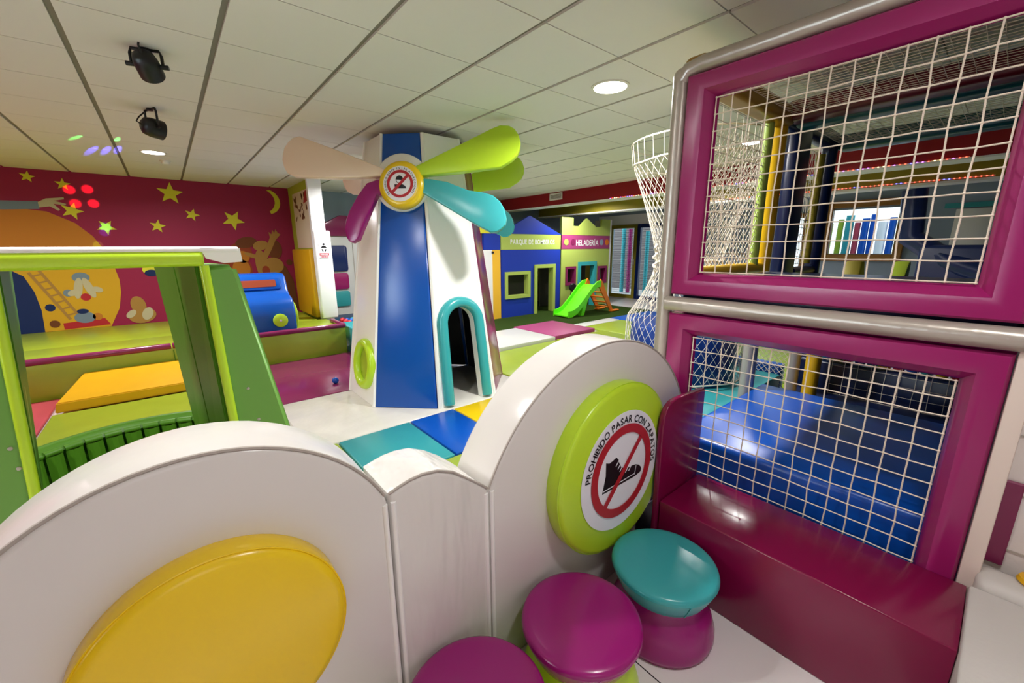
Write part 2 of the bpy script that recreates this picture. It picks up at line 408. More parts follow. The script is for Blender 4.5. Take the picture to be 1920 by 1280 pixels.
# painted block wall right of the netted tower
b = newbm(); box(b, (2.03, -1.6, 0), (2.15, -.07, CZ + .05)); wr = struct('wall_right', b, 'brick')
b = newbm()
for k in range(13):
    z = .1 + k * .2
    box(b, (2.026, -1.6, z - .003), (2.031, -.09, z + .003))
    for q in range(4):
        yy = -.3 - q * .4 - (k % 2) * .2
        box(b, (2.026, yy - .003, z), (2.031, yy + .003, z + .2))
obj('mortar_joint', b, 'seam', wr, 0)
b = newbm(); box(b, (2.016, -.152, .44), (2.03, -.098, .745), .004, 1); obj('painted_stripe', b, 'plum', wr, 0)
b = newbm(); box(b, (1.925, -.108, 0), (2.03, -.062, CZ), .006, 2); struct('trim_1', b, 'woodw')

# beams
b = newbm(); box(b, (6.05, -.85, 2.315), (6.3, YB, CZ + .02)); t2_ = struct('trim_2', b, 'red'); b = newbm(); box(b, (6.028, -.85, 2.298), (6.3, 8.44, 2.3145)); obj('lower_edge', b, 'housewhite', t2_, 0)
b = newbm(); box(b, (8.0, -.85, 2.315), (8.25, YB, CZ + .02)); t3 = struct('trim_3', b, 'olive')
b = newbm(); box(b, (7.97, -.85, 2.285), (8.27, YB, 2.315)); obj('white_edge', b, 'housewhite', t3, 0)
# dropped soffit between the beams, white underside
# end wall with doors and windows (x = 10.6)
XE = 10.6
def wall_end():
    bb = newbm()
    # openings (y0,y1,z0,z1)
    op = [(1.42, 2.50, 1.34, 2.2), (6.2, 6.98, .08, 2.08), (7.1, 7.95, .08, 2.08), (2.95, 3.9, .9, 2.1)]
    ys = sorted({-.95, YB} | {v for q in op for v in q[:2]}); 
    for a, c in zip(ys, ys[1:]):
        m = (a + c) / 2; hit = [q for q in op if q[0] < m < q[1]]
        if hit:
            box(bb, (XE, a, 0), (XE + .12, c, hit[0][2])); box(bb, (XE, a, hit[0][3]), (XE + .12, c, CZ + .05))
        else: box(bb, (XE, a, 0), (XE + .12, c, CZ + .05))
    return struct('wall_end', bb, 'wall_grey')
we = wall_end()
b = newbm(); box(b, (XE - .03, 5.6, 2.14), (XE, 8.45, 2.42)); obj('white_lintel', b, 'housewhite', we, 0)
def frame_yz(bb, x0, x1, y0, y1, z0, z1, t):
    box(bb, (x0, y0, z0), (x1, y0 + t, z1), .01, 1); box(bb, (x0, y1 - t, z0), (x1, y1, z1), .01, 1)
    box(bb, (x0, y0 + t, z0), (x1, y1 - t, z0 + t), .01, 1); box(bb, (x0, y0 + t, z1 - t), (x1, y1 - t, z1), .01, 1)
for nm, y0, y1, m, cols in (('door_1', 7.03, 8.02, 'olive', ('mag', 'housewhite')), ('door_2', 6.1, 7.02, 'navy', ('teal', 'housewhite'))):
    bb = newbm(); frame_yz(bb, XE - .06, XE + .05, y0, y1, .0, 2.14, .1); d = struct(nm, bb, m)
    bb = newbm(); box(bb, (XE + .0, y0 + .1, .1), (XE + .008, y1 - .1, 2.04)); obj('pane', bb, 'glass', d, 0)
    bb = newbm()
    for k in range(34):
        z = .16 + k * .055
        box(bb, (XE + .03, y0 + .2, z), (XE + .05, y1 - .14, z + .006))
    obj('blind_slats', bb, 'blind', d, 0)
    bb = newbm(); cyl(bb, (XE - .07, y0 + .05, 1.0), (XE - .07, y0 + .05, 1.16), .012, 10); obj('handle', bb, 'silver', d)
bb = newbm(); frame_yz(bb, XE - .09, XE + .06, 1.33, 2.60, 1.2, 2.36, .13); w1 = struct('window_1', bb, 'orangew')
bb = newbm(); box(bb, (XE + .01, 1.44, 1.32), (XE + .018, 2.48, 2.24)); obj('pane', bb, 'glass', w1, 0)
bb = newbm(); frame_yz(bb, XE - .06, XE + .06, 2.85, 4.0, .82, 2.18, .1); w2 = struct('window_2', bb, 'orangew')
bb = newbm(); box(bb, (XE + .01, 2.93, .9), (XE + .018, 3.92, 2.1)); obj('pane', bb, 'glass', w2, 0)
# coloured posts outside the windows
for k, (y, m, r) in enumerate(((2.50, 'houselime', .05), (2.33, 'limemat', .05), (2.19, 'tealmat', .07), (2.06, 'pink', .05), (1.94, 'blue', .06), (1.83, 'bluemat', .045), (1.68, 'whitef', .075), (1.54, 'blue', .055), (1.42, 'yellow', .06), (3.1, 'signred', .05), (3.28, 'lime', .09), (3.5, 'cream', .05), (3.7, 'cream', .05), (7.3, 'mag', .06), (7.52, 'teal', .06), (6.72, 'teal', .06))):
    bb = newbm(); cyl(bb, (12.0, y * 1.13, 0), (12.0, y * 1.13, 2.0 + .08 * (k % 3)), r * 1.1, 16)
    nmn = {'houselime': 'pale green', 'limemat': 'moss green', 'tealmat': 'dark teal', 'pink': 'pink', 'blue': 'blue', 'bluemat': 'royal blue', 'whitef': 'white', 'yellow': 'yellow', 'signred': 'red', 'lime': 'lime', 'cream': 'cream', 'mag': 'magenta', 'teal': 'teal'}[m]
    wh = 'brown framed far window' if y < 2.6 else ('netted far window left of the brown one' if y < 4 else ('olive door' if y > 7 else 'navy door'))
    tag(obj('padded_post', bb, m), f'{nmn} padded post outside the {wh}' + ('' if k not in (7, 12) else ', right one'), 'post', 'coloured posts outside the far windows')
b = newbm(); box(b, (10.8, -2, -.12), (15.5, 11.5, -.02)); struct('floor_outside', b, 'brick')
b = newbm(); box(b, (13.2, 6.6, -.02), (13.3, 11.5, 2.9)); wo = struct('wall_outside', b, 'brickout')
b = newbm()
for k in range(24): box(b, (13.194, 6.6, .1 + k * .115), (13.2, 11.5, .112 + k * .115))
obj('mortar_joint', b, 'seam', wo, 0)

# wall pier with lime paint, white end column and pads
b = newbm(); box(b, (1.85, 7.04, 0), (1.99, YB - .001, CZ + .01)); pr = struct('wall_pier', b, 'limepaint')
b = newbm(); box(b, (1.80, 6.98, 0), (2.0, 7.06, CZ + .01), .006, 1); struct('trim_4', b, 'housewhite')
o = newbm(); box(o, (1.80, 6.915, .41), (2.045, 6.978, 1.78), .02, 3); tag(obj('column_pad', o, 'whitef'), 'white padded cover on the lower half of the column', 'wall padding')
o = newbm(); box(o, (1.745, 7.07, .41), (1.848, 8.2, 1.5), .02, 3); tag(obj('wall_pad', o, 'yellowb'), 'yellow padded cover along the pier beside the blue car', 'wall padding')
# poster on the pier
t = thing('poster', 'long cream poster with small drawings on the lime pier', 'poster', (1.847, 7.6, 1.55))
b = newbm(); box(b, (1.842, 7.2, 1.52), (1.849, 8.15, 2.42)); obj('sheet', b, 'paper', t, 0)
FP = frm((1.842, 7.68, 0), -Y, Zv)
random.seed(3)
for k in range(26):
    b = newbm(); cx = random.uniform(-.38, .38); cz = random.uniform(2.0, 2.36); prism(b, blob(cx, cz, random.uniform(.02, .07), random.uniform(.012, .035), random.uniform(0, 3), 8), FP, 0, .002)
    obj('drawing', b, 'mural_brown', t, 0)
b = newbm(); prism(b, [(.2, 2.22), (.44, 2.24), (.44, 2.4), (.36, 2.4)], FP, 0, .0025); obj('corner_mark', b, 'signred', t, 0)
# sign on the column pad
t = thing('rule_sign', 'small white rule sign with a child figure and red band on the white column', 'sign', (1.93, 6.912, 1.45))
FS = frm((1.925, 6.914, 0), X, Zv)
b = newbm(); prism(b, [(-.075, 1.36), (.075, 1.36), (.075, 1.6), (-.075, 1.6)], FS, 0, .004); obj('plate', b, 'signwhite', t, 0)
b = newbm(); prism(b, disc_pts(.017, 16, c=(0, 1.575)), FS, .004, .0055); prism(b, [(-.05, 1.515), (-.02, 1.55), (.02, 1.55), (.05, 1.515), (.02, 1.52), (-.02, 1.52)], FS, .004, .0055)
for s in (-1, 1): prism(b, [(s * .035, 1.5), (s * .02, 1.5), (s * .008, 1.47), (s * .018, 1.462), (s * .03, 1.475)], FS, .004, .0055)
obj('figure', b, 'black', t, 0)
b = newbm(); prism(b, [(-.07, 1.405), (.07, 1.405), (.07, 1.44), (-.07, 1.44)], FS, .004, .0055); obj('band', b, 'signred', t, 0)
b = newbm()
for k in range(9): prism(b, [(-.06 + k * .0135, 1.412), (-.052 + k * .0135, 1.412), (-.052 + k * .0135, 1.432), (-.06 + k * .0135, 1.432)], FS, .0055, .0065)
obj('band_marks', b, 'signwhite', t, 0)
b = newbm()
for k in range(7): prism(b, [(-.06 + k * .0175, 1.37), (-.05 + k * .0175, 1.37), (-.05 + k * .0175, 1.396), (-.06 + k * .0175, 1.396)], FS, .004, .0055)
obj('red_marks', b, 'signred', t, 0)

# ================================================================== LIGHTS
def downlight(x, y, label, r=.085, power=38, col=(1, .97, .955), vis=True):
    t = thing('ceiling_downlight', label, 'ceiling light', (x, y, CZ), 'recessed downlights')
    b = newbm(); ring_flat(b, r, r + .018, frm((x, y, CZ), X, -Y), 0, .007); obj('trim_ring', b, 'dome', t)
    b = newbm(); lathe(b, [(0, 0), (r, 0), (r, -.004), (0, -.005)], (x, y, CZ), Zv, 32); obj('diffuser', b, 'lamp', t)
    l = bpy.data.lights.new('downlight', 'AREA'); l.shape = 'DISK'; l.size = r * 2; l.energy = power; l.color = col; l.spread = math.radians(165)
    lo = bpy.data.objects.new('lamp_light', l); COL.objects.link(lo); lo.location = (x, y, CZ - .012)
PW = 42
downlight(2.48, 1.93, 'bright round downlight nearest the magenta netted tower', .11, PW * 1.05)
downlight(4.88, 1.95, 'bright round downlight seen through the magenta tower net', .09, PW * .6)
downlight(.07, 6.27, 'bright round downlight near the magenta mural wall', .1, PW * .8)
for (x, y, nm, k) in ((.08, 1.93, 'above the white cloud wall', .42), (2.48, 6.3, 'behind the windmill', 1), (.9, -.1, 'added as fill above the entrance stools', .24), (-2.3, 1.93, 'above the green cockpit', .8), (-2.3, 6.27, 'at the left end of the mural wall', .8), (7.28, 3.6, 'beyond the red beam', .6), (4.4, 5.35, 'added as fill in front of the blue playhouse', .9), (7.28, 6.27, 'added as fill above the ice cream playhouse', .9)):  # stool lamp and both playhouse lamps are added, unseen fill
    downlight(x, y, f'round downlight {nm}', .09, PW * k)
# detector beside the mural lamp
t = thing('smoke_detector', 'small white dome detector on ceiling by the mural downlight', 'smoke detector', (.17, 6.95, CZ))
b = newbm(); lathe(b, [(0, 0), (.055, 0), (.055, -.012), (0, -.014)], (.17, 6.75, CZ), Zv, 24); obj('base_plate', b, 'dome', t)
b = newbm(); lathe(b, [(.042, -.012), (.04, -.03), (.025, -.042), (0, -.045)], (.17, 6.75, CZ), Zv, 24); obj('dome', b, 'dome', t)

# disco par lights
def par(x, y, hz, aim, label, w=.085):
    t = thing('disco_spotlight', label, 'stage light', (x, y, CZ), 'disco lights on the ceiling')
    a = V(aim).normalized(); side = a.cross(Zv).normalized(); c = V((x, y, hz))
    b = newbm(); s = side * (w + .01)
    tube(b, [c + s, c + s + Zv * (CZ - hz - .03), c + s * .9 + Zv * (CZ - hz - .006), c - s * .9 + Zv * (CZ - hz - .006), c - s + Zv * (CZ - hz - .03), c - s], .008, 6)
    cyl(b, (x, y, CZ - .014), (x, y, CZ + .004), .022, 14); obj('bracket', b, 'black', t)
    b = newbm(); lathe(b, [(0, -.075), (w * .5, -.072), (w * .85, -.055), (w * .98, -.02), (w, .0), (w, .06), (w - .008, .06), (w - .012, .03), (0, .03)], c, a, 28); obj('can', b, 'black', t)
    b = newbm()
    for k in range(7):
        q = c + a * .035 + side * (.045 * math.cos(k * PI / 3) * (k < 6)) + a.cross(side) * (.045 * math.sin(k * PI / 3) * (k < 6)); lathe(b, [(.015, 0), (.012, .008), (0, .011)], q, a, 10)
    obj('lens', b, 'glass', t)
    for sg in (-1, 1):
        b = newbm(); cyl(b, c + side * (sg * w * .9), c + side * (sg * (w + .035)), .012, 10); obj('knob', b, 'black', t)
    b = newbm(); tube(b, [c - a * .07, c - a * .1 + Zv * .015, c - a * .08 + Zv * .05, V((x, y, CZ)) - side * .02], .005, 6); obj('cable', b, 'black', t)
    return c, a, t
par(.08, 3.17, 2.475, (.25, .8, -.5), 'black disco par light nearest the camera, in wide bracket', .058)
c2, a2, _ = par(.075, 4.41, 2.42, (1, .45, -.12), 'black disco par light farther in, nearest the mural wall', .07)
def beam(tgt, col, e, deg):
    tgt = V(tgt); src = V((-.02, 4.7, 2.36)); d = (tgt - src)
    l = bpy.data.lights.new('disco_beam', 'SPOT'); l.energy = e; l.color = col; l.spot_size = math.radians(deg); l.spot_blend = .6; l.shadow_soft_size = .004
    o = bpy.data.objects.new('disco_beam', l); COL.objects.link(o); o.location = src; o.rotation_euler = d.to_track_quat('-Z', 'Y').to_euler()
for p in ((-.88, YB, 2.32), (-.70, YB, 2.34), (-.85, YB, 2.14), (-.67, YB, 2.15)): beam(p, (1, .03, .06), 1500, 2.0)
beam((-.6, YB, 1.83), (.1, .8, 1), 500, 2.2); beam((-.62, YB, 1.76), (.1, .1, 1), 500, 2.0)
beam((-.72, YB, 1.58), (.4, 1, .1), 320, 1.8)
for p in ((-.49, 5.93, CZ), (-.19, 5.77, CZ)): beam(p, (.1, 1, .15), 420, 2.4)
for p in ((-.44, 6.55, CZ), (-.32, 6.45, CZ), (-.22, 6.33, CZ)): beam(p, (.12, .1, 1), 1500, 2.4)

# vent grille on the red beam
t = thing('air_vent', 'white rectangular air grille on the red ceiling beam', 'vent', (6.04, 5.9, 2.47))
b = newbm(); frame_yz(b, 6.03, 6.049, 5.73, 6.08, 2.405, 2.54, .028); obj('frame', b, 'dome', t)
b = newbm(); box(b, (6.046, 5.75, 2.42), (6.0495, 6.06, 2.53)); obj('backing', b, 'grid', t, 0)
b = newbm()
for k in range(6): box(b, (6.036, 5.757, 2.436 + k * .015), (6.047, 6.053, 2.441 + k * .015))
obj('slats', b, 'dome', t, 0)

# LED strips
def led_strip(x, z, y0, y1, n, pat, label):
    t = thing('led_strip', label, 'light strip', (x, (y0 + y1) / 2, z))
    b = newbm(); box(b, (x - .008, y0, z - .006), (x + .0005, y1, z + .006)); obj('tape', b, 'dome', t, 0)
    ms = {}
    for k in range(n):
        m = pat(k)
        b = newbm(); sphere(b, (x - .012, y0 + (y1 - y0) * (k + .5) / n, z), .0065, 8)
        if m not in ms:
            o = obj('led', b, m, t); ms[m] = (o, y0 + (y1 - y0) * (k + .5) / n)
        else:
            b.free(); src, ys = ms[m]; o = src.copy(); COL.objects.link(o); o.parent = t; o.matrix_parent_inverse = base(t).inverted()
            o.location = (0, y0 + (y1 - y0) * (k + .5) / n - ys, 0)
led_strip(6.05, 2.318, .42, 4.62, 98, lambda k: ('led_r', 'led_r', 'led_v', 'led_r', 'led_w', 'led_w', 'led_r', 'led_v', 'led_v', 'led_b')[k % 10], 'string of red and violet LEDs along the red beam bottom')
led_strip(8.0, 2.335, .3, 4.2, 84, lambda k: ('led_r', 'led_r', 'led_r', 'led_r', 'led_r', 'led_r', 'led_r', 'led_r', 'led_b', 'led_b')[k % 10], 'string of red and blue LEDs along the olive beam')

# ================================================================== FLOOR MATS
def mat_piece(name, lo, hi, z, m, label, r=.012, cat='mat', group='floor mats', pts=None):
    b = newbm()
    box(b, (lo[0] + .003, lo[1] + .003, .001), (hi[0] - .003, hi[1] - .003, z), r, 2)
    return tag(obj(name, b, m), label, cat, group)
H = .03
mat_piece('floor_mat', (.62, 3.13), (2.9, 4.3), H, 'whitemat', 'wrinkled white vinyl floor mat in front of and under the windmill')
mat_piece('floor_mat', (.62, 1.16), (.82, 3.13), H, 'limemat', 'narrow lime floor mat beside the green cockpit')
mat_piece('floor_mat', (.82, 2.36), (1.42, 3.12), H + .004, 'tealmat', 'teal floor mat left of the royal blue mat')
mat_piece('floor_mat', (1.425, 2.36), (1.865, 3.12), H + .006, 'bluemat', 'royal blue floor mat at the foot of the windmill')
mat_piece('floor_mat', (1.87, 2.36), (2.45, 3.12), H + .004, 'yellow', 'bright yellow floor mat by the windmill door')
mat_piece('floor_mat', (.82, 1.16), (2.45, 2.355), H, 'limemat', 'lime floor mat behind the low white cloud lobe')
mat_piece('floor_mat', (.42, 4.31), (2.0, 6.0), H, 'plum', 'glossy plum floor mat with a blue ball on it')
mat_piece('floor_mat', (-1.02, 3.6), (.41, 5.4), H, 'limemat', 'lime floor mat seen through the green frame')
mat_piece('floor_mat', (-2.6, 4.9), (-1.03, 6.0), H, 'pink', 'pink floor mat left of the yellow ramp')
mat_piece('floor_mat', (-2.6, 3.6), (-1.03, 4.89), H, 'whitemat', 'white floor mat left of the lime mat')
mat_piece('floor_mat', (2.92, 3.13), (4.7, 4.55), H, 'limemat', 'lime floor mat just right of the windmill')
mat_piece('floor_mat', (3.55, 4.56), (4.72, 5.58), H + .05, 'greymat', 'thick grey floor mat in front of the blue playhouse')
mat_piece('floor_mat', (4.73, 4.58), (5.75, 5.66), H + .055, 'pink' if False else 'housemag', 'thick rose coloured floor mat beside the grey one')
mat_piece('floor_mat', (4.73, 3.2), (5.9, 4.57), H, 'limemat', 'lime floor mat in front of the rose coloured mat')
mat_piece('floor_mat', (4.45, 1.2), (7.1, 3.18), H, 'limemat', 'wide lime floor mat behind the net tube, seen through the lower net')
mat_piece('floor_mat', (5.91, 3.4), (7.1, 5.0), H, 'limemat', 'lime floor mat nearest the net tube base')
mat_piece('floor_mat', (7.11, 4.2), (8.6, 5.3), H, 'bluemat', 'blue floor mat by the far doors')
mat_piece('floor_mat', (5.9, 5.02), (7.1, 5.3), H, 'greymat', 'narrow white floor mat between turf and lime mat')
b = newbm(); box(b, (3.4, 5.67, .001), (5.75, 8.4, .022)); box(b, (5.75, 5.32, .001), (8.8, 8.4, .022))
tag(obj('turf_carpet', b, 'turf', None, 0), 'dark green artificial turf in front of the playhouses', 'artificial turf')
b = newbm(); sphere(b, (1.26, 4.62, H + .036), .036, 20); tag(obj('play_ball', b, 'blue'), 'single blue ball lying on the plum mat', 'ball')

# yellow ramp
t = newbm()
o_, = [None]
vs = [(-1.0, 5.42, .031), (.3, 5.42, .031), (.3, 6.0, .031), (-.93, 6.0, .031), (-.98, 5.42, .125), (.3, 5.42, .125), (.3, 6.0, .26), (-.83, 6.0, .26)]
vv = [t.verts.new(v) for v in vs]
for f in ((3, 2, 1, 0), (4, 5, 6, 7), (0, 1, 5, 4), (1, 2, 6, 5), (2, 3, 7, 6), (3, 0, 4, 7)): t.faces.new([vv[i] for i in f])
bmesh.ops.bevel(t, geom=t.edges[:], offset=.008, segments=2, affect='EDGES')
tag(obj('foam_ramp', t, 'yellowb'), 'yellow foam ramp against the lime platform front', 'foam ramp')

# ================================================================== LIME PLATFORM
t = thing('stage_platform', 'lime platform along the mural wall with plum padded edge', 'platform', (-.6, 7.2, 0))
b = newbm(); box(b, (-3.05, 6.03, 0), (1.86, 6.97, .4), .01, 2); box(b, (-3.05, 6.96, 0), (1.735, 8.44, .4), .01, 2); obj('deck', b, 'limemat', t)
b = newbm(); box(b, (-.09, 6.02, .03), (-.082, 6.04, .38)); obj('panel_seam', b, 'greend', t, 0)
b = newbm(); cyl(b, (-3.0, 6.03, .425), (-.1, 6.03, .425), .034, 14, .01); obj('edge_roll', b, 'plum', t)
b = newbm(); cyl(b, (-.09, 6.03, .425), (1.86, 6.03, .425), .034, 14, .01); obj('edge_roll', b, 'plum', t)
b = newbm(); cyl(b, (1.84, 6.03, .425), (1.84, 6.6, .425), .034, 14, .01); obj('edge_roll', b, 'plum', t)

# blue foam car on the platform
t = thing('foam_car', 'blue foam toy car with lime wheels on the platform', 'toy car', (.9, 6.5, .4))
FC = frm((.26, 0, 0), Y, Zv)   # side profile in (y,z), normal +x
side = [(6.14, .43), (6.13, .62), (6.16, .78), (6.24, .86), (6.36, .89), (6.44, .95), (6.52, 1.13), (6.6, 1.17), (6.98, 1.17), (7.0, .44)]
b = newbm(); prism(b, side, FC, 0, 1.0, .03, 3)
body = obj('body', b, 'blue', t)
b = newbm(); p0, p1 = V((0, 6.452, .985)), V((0, 6.515, 1.185)); 
FW = frm((.76, 6.452, .962), X, V((0, .08, .18)))
def rrect(x0, x1, y0, y1, r, n=5):
    out = []
    for cx, cy, a in ((x1 - r, y1 - r, 0), (x0 + r, y1 - r, 90), (x0 + r, y0 + r, 180), (x1 - r, y0 + r, 270)):
        for k in range(n + 1):
            q = math.radians(a + 90 * k / n); out.append((cx + r * math.cos(q), cy + r * math.sin(q)))
    return out
b = newbm(); prism(b, rrect(-.42, .42, .0, .165, .03), FW, -.01, .022, .008); obj('windscreen_frame', b, 'blue', t)
b = newbm(); prism(b, rrect(-.36, .36, .035, .135, .02), FW, .015, .027); obj('windscreen', b, 'mural_rust', t, 0)
def wheel(c, ax, r, nm='wheel'):
    b = newbm(); lathe(b, [(0, 0), (r, 0), (r, .03), (r - .015, .04), (0, .042)], c, ax, 32); w = obj(nm, b, 'lime', t)
    b = newbm(); lathe(b, [(.016, .04), (.014, .05), (0, .052)], c, ax, 12); obj('hub_cap', b, 'dome', w)
wheel((1.06, 6.138, .575), (0, -1, 0), .088, 'headlight'); wheel((.45, 6.138, .575), (0, -1, 0), .088, 'headlight')
wheel((1.255, 6.36, .6), (1, 0, 0), .19); wheel((1.255, 6.82, .6), (1, 0, 0), .17); wheel((.265, 6.36, .6), (-1, 0, 0), .19); wheel((.265, 6.82, .6), (-1, 0, 0), .17)

# ball pit beside the platform
t = thing('ball_pit', 'teal padded ball pit box behind the lime platform end', 'ball pit', (2.3, 6.2, 0))
b = newbm(); box(b, (1.9, 5.2, 0), (2.2, 6.45, .4), .025, 3); obj('front_wall', b, 'teal', t)
b = newbm(); box(b, (2.06, 6.455, 0), (3.3, 6.52, .36), .015, 2); obj('side_wall', b, 'teal', t)
b = newbm(); box(b, (2.06, 6.53, 0), (3.3, 7.9, .3), .01, 2); obj('base', b, 'navy', t)
bm_ = {}
for k in range(26):
    m = ('pinkball', 'blue', 'tealmat', 'yellow', 'bluemat')[k % 5]
    i, j = k % 5, k // 5
    x = 2.1 + i * .085 + (j % 2) * .04 ; y = 6.6 + j * .09; z = .341
    if m not in bm_:
        b = newbm(); sphere(b, (0, 0, 0), .038, 12); o = obj('pit_ball', b, m); bm_[m] = o
    else:
        o = bm_[m].copy(); COL.objects.link(o)
    o.location = (x, y, z)
    tag(o, {'pinkball': 'red', 'blue': 'sky blue', 'tealmat': 'teal', 'yellow': 'yellow', 'bluemat': 'royal blue'}[m] + ' ball in the teal ball pit beside the column', 'ball', {'pinkball': 'red', 'blue': 'sky blue', 'tealmat': 'teal', 'yellow': 'yellow', 'bluemat': 'royal blue'}[m] + ' balls in the ball pit')

# white play panel with purple roof
t = thing('climbing_playhouse', 'white play wall with coloured pads and purple pitched roof behind the windmill', 'playhouse', (2.7, 8.3, 0))
FPP = frm((0, 8.3, 0), X, Zv)
b = newbm(); prism(b, [(2.05, 0), (3.35, 0), (3.35, 1.75), (2.05, 1.75)], FPP, -.06, 0, .01); obj('board', b, 'greymat', t)
b = newbm(); prism(b, [(2.0, 1.74), (3.4, 1.74), (3.4, 1.79), (2.76, 2.12), (2.64, 2.12), (2.0, 1.79)], FPP, -.05, .05, .01); obj('roof', b, 'plum', t)
for (x0, x1, z0, z1, m) in ((2.2, 2.72, 1.08, 1.565, 'navy'), (2.2, 2.71, .735, 1.045, 'mag'), (2.2, 2.71, .4, .7, 'tealmat')):
    b = newbm(); prism(b, rrect(x0, x1, z0, z1, .05), FPP, 0, .04, .012); obj('pad', b, m, t)
b = newbm(); box(b, (2.84, 8.285, 0), (2.85, 8.3, 1.74)); obj('seam', b, 'seam', t, 0)

# ================================================================== WINDMILL
WC = V((2.095, 3.985, 0)); AP = .785; TS = .58; WZ = 2.5; HB = .325
t = thing('windmill', 'tall padded toy windmill with blue stripe and coloured sails', 'windmill', (2.095, 3.985, 0))
def wface(k):
    a = k * PI / 4; n0 = V((math.cos(a), math.sin(a), 0)); u = V((-math.sin(a), math.cos(a), 0))
    m0 = WC + n0 * AP; top = WC + n0 * (AP * TS) + Zv * WZ
    w = (top - m0); L = w.length; w = w.normalized(); n = u.cross(w)
    return (m0 + Zv * .031, u, w, n), L - .031
cols = {0: 'whitef', 1: 'blue', 2: 'whitef', 3: 'blue', 4: 'whitef', 5: 'blue', 6: 'whitef', 7: 'plum'}
for k in range(8):
    fr, L = wface(k); hb, ht = HB - .004, HB * TS - .004
    if k in (5, 1, 3, 7): hb, ht = HB - .026, HB * TS - .02
    if k == 6:
        arch = [(.168, 0)] + [(.155 * math.cos(a), .77 + .16 * math.sin(a)) for a in rng(0, PI, 15)] + [(-.168, 0)]
        pts = [(-hb, 0)] + arch[::-1] + [(hb, 0), (ht, L), (-ht, L)]
        b = newbm(); prism(b, pts, fr, -.07, 0, .0)
    else:
        if k == 7: hb, ht = HB - .012, HB * TS - .012
        b = newbm(); prism(b, [(-hb, 0), (hb, 0), (ht, L), (-ht, L)], fr, -.07, .006 if k % 2 else 0, .012, 2)
    obj('wall_panel', b, cols[k], t)
    if k != 6:
        b = newbm(); prism(b, [(-HB + .06, .01), (HB - .06, .01), (ht - .06, L - .05), (-ht + .06, L - .05)], fr, -.082, -.074); obj('inner_shade', b, 'black', t, 0)  # black sheets stand in for the shade inside the hollow windmill
for k in range(8):
    (o, u, w, n), L = wface(k)
    p0 = o + u * HB; p1 = o + u * (HB * TS) + w * L
    b = newbm(); tube(b, [p0 - n * .012, p1 - n * .012], .02, 8); obj('corner_piping', b, 'plum' if k == 7 else 'whitef', t)
b = newbm()
prism(b, [(math.cos(a) * AP * TS * 1.05, math.sin(a) * AP * TS * 1.05) for a in [PI / 8 + k * PI / 4 for k in range(8)]], (V((WC.x, WC.y, WZ - .03)), X, Y, Zv), 0, .03); obj('roof_cap', b, 'whitef', t)
# arched door frame
fr6, L6 = wface(6); o, u, w, n = fr6
b = newbm(); path = [(-.222, .02), (-.218, .3), (-.212, .55), (-.206, .77)] + [(.206 * math.cos(a), .77 + .206 * math.sin(a)) for a in rng(PI, 0, 19)][1:-1] + [(.206, .77), (.212, .55), (.218, .3), (.222, .02)]
tube(b, [o + u * p[0] + w * p[1] + n * .012 for p in path], .052, 14); df = obj('door_frame', b, 'teal', t, 60)
b = newbm(); path2 = [(p[0] * .79, p[1] - (.0 if p[1] < .77 else (p[1] - .77) * .2)) for p in path]
tube(b, [o + u * p[0] + w * p[1] - n * .03 for p in path2], .006, 6); obj('frame_piping', b, 'star', df)
# porthole on the -x face
fr4, L4 = wface(4); o, u, w, n = fr4
b = newbm(); pc = o + u * .1 + w * .375
tube(b, [pc + u * (.185 * math.cos(a)) + w * (.205 * math.sin(a)) + n * .012 for a in [2 * PI * q / 40 for q in range(40)]], .045, 12, True); ph = obj('porthole', b, 'lime', t, 60)
b = newbm(); prism(b, [(.1 + .16 * math.cos(a), .375 + .18 * math.sin(a)) for a in [2 * PI * q / 32 for q in range(32)]], fr4, -.03, .003); obj('porthole_lining', b, 'limemat', ph, 0)
# hubs with sails
cream = [(-.12, .085), (-.4, .068), (-.686, .073), (-.984, .092), (-1.045, .125), (-1.072, .175), (-1.085, .235), (-1.077, .287), (-1.06, .34), (-1.024, .385), (-.98, .42), (-.914, .433), (-.571, .305), (-.206, .161), (-.12, .125)]
lime_ = [(.12, .15), (.529, .328), (.78, .44), (.86, .468), (.938, .463), (.985, .435), (1.015, .39), (1.033, .335), (1.028, .275), (1.005, .225), (.964, .186), (.866, .129), (.515, .095), (.182, .073), (.12, .07)]
teal_ = [(.12, .055), (.25, .046), (.4, .02), (.59, -.055), (.72, -.075), (.80, -.1), (.86, -.15), (.897, -.21), (.917, -.293), (.905, -.35), (.867, -.39), (.83, -.41), (.78, -.412), (.652, -.345), (.397, -.194), (.187, -.07), (.12, -.05)]
mag_ = [(-.13, .05), (-.22, .051), (-.315, .022), (-.40, -.08), (-.482, -.212), (-.515, -.29), (-.527, -.36), (-.517, -.439), (-.495, -.475), (-.464, -.49), (-.41, -.465), (-.37, -.38), (-.323, -.277), (-.225, -.079), (-.12, -.06)]
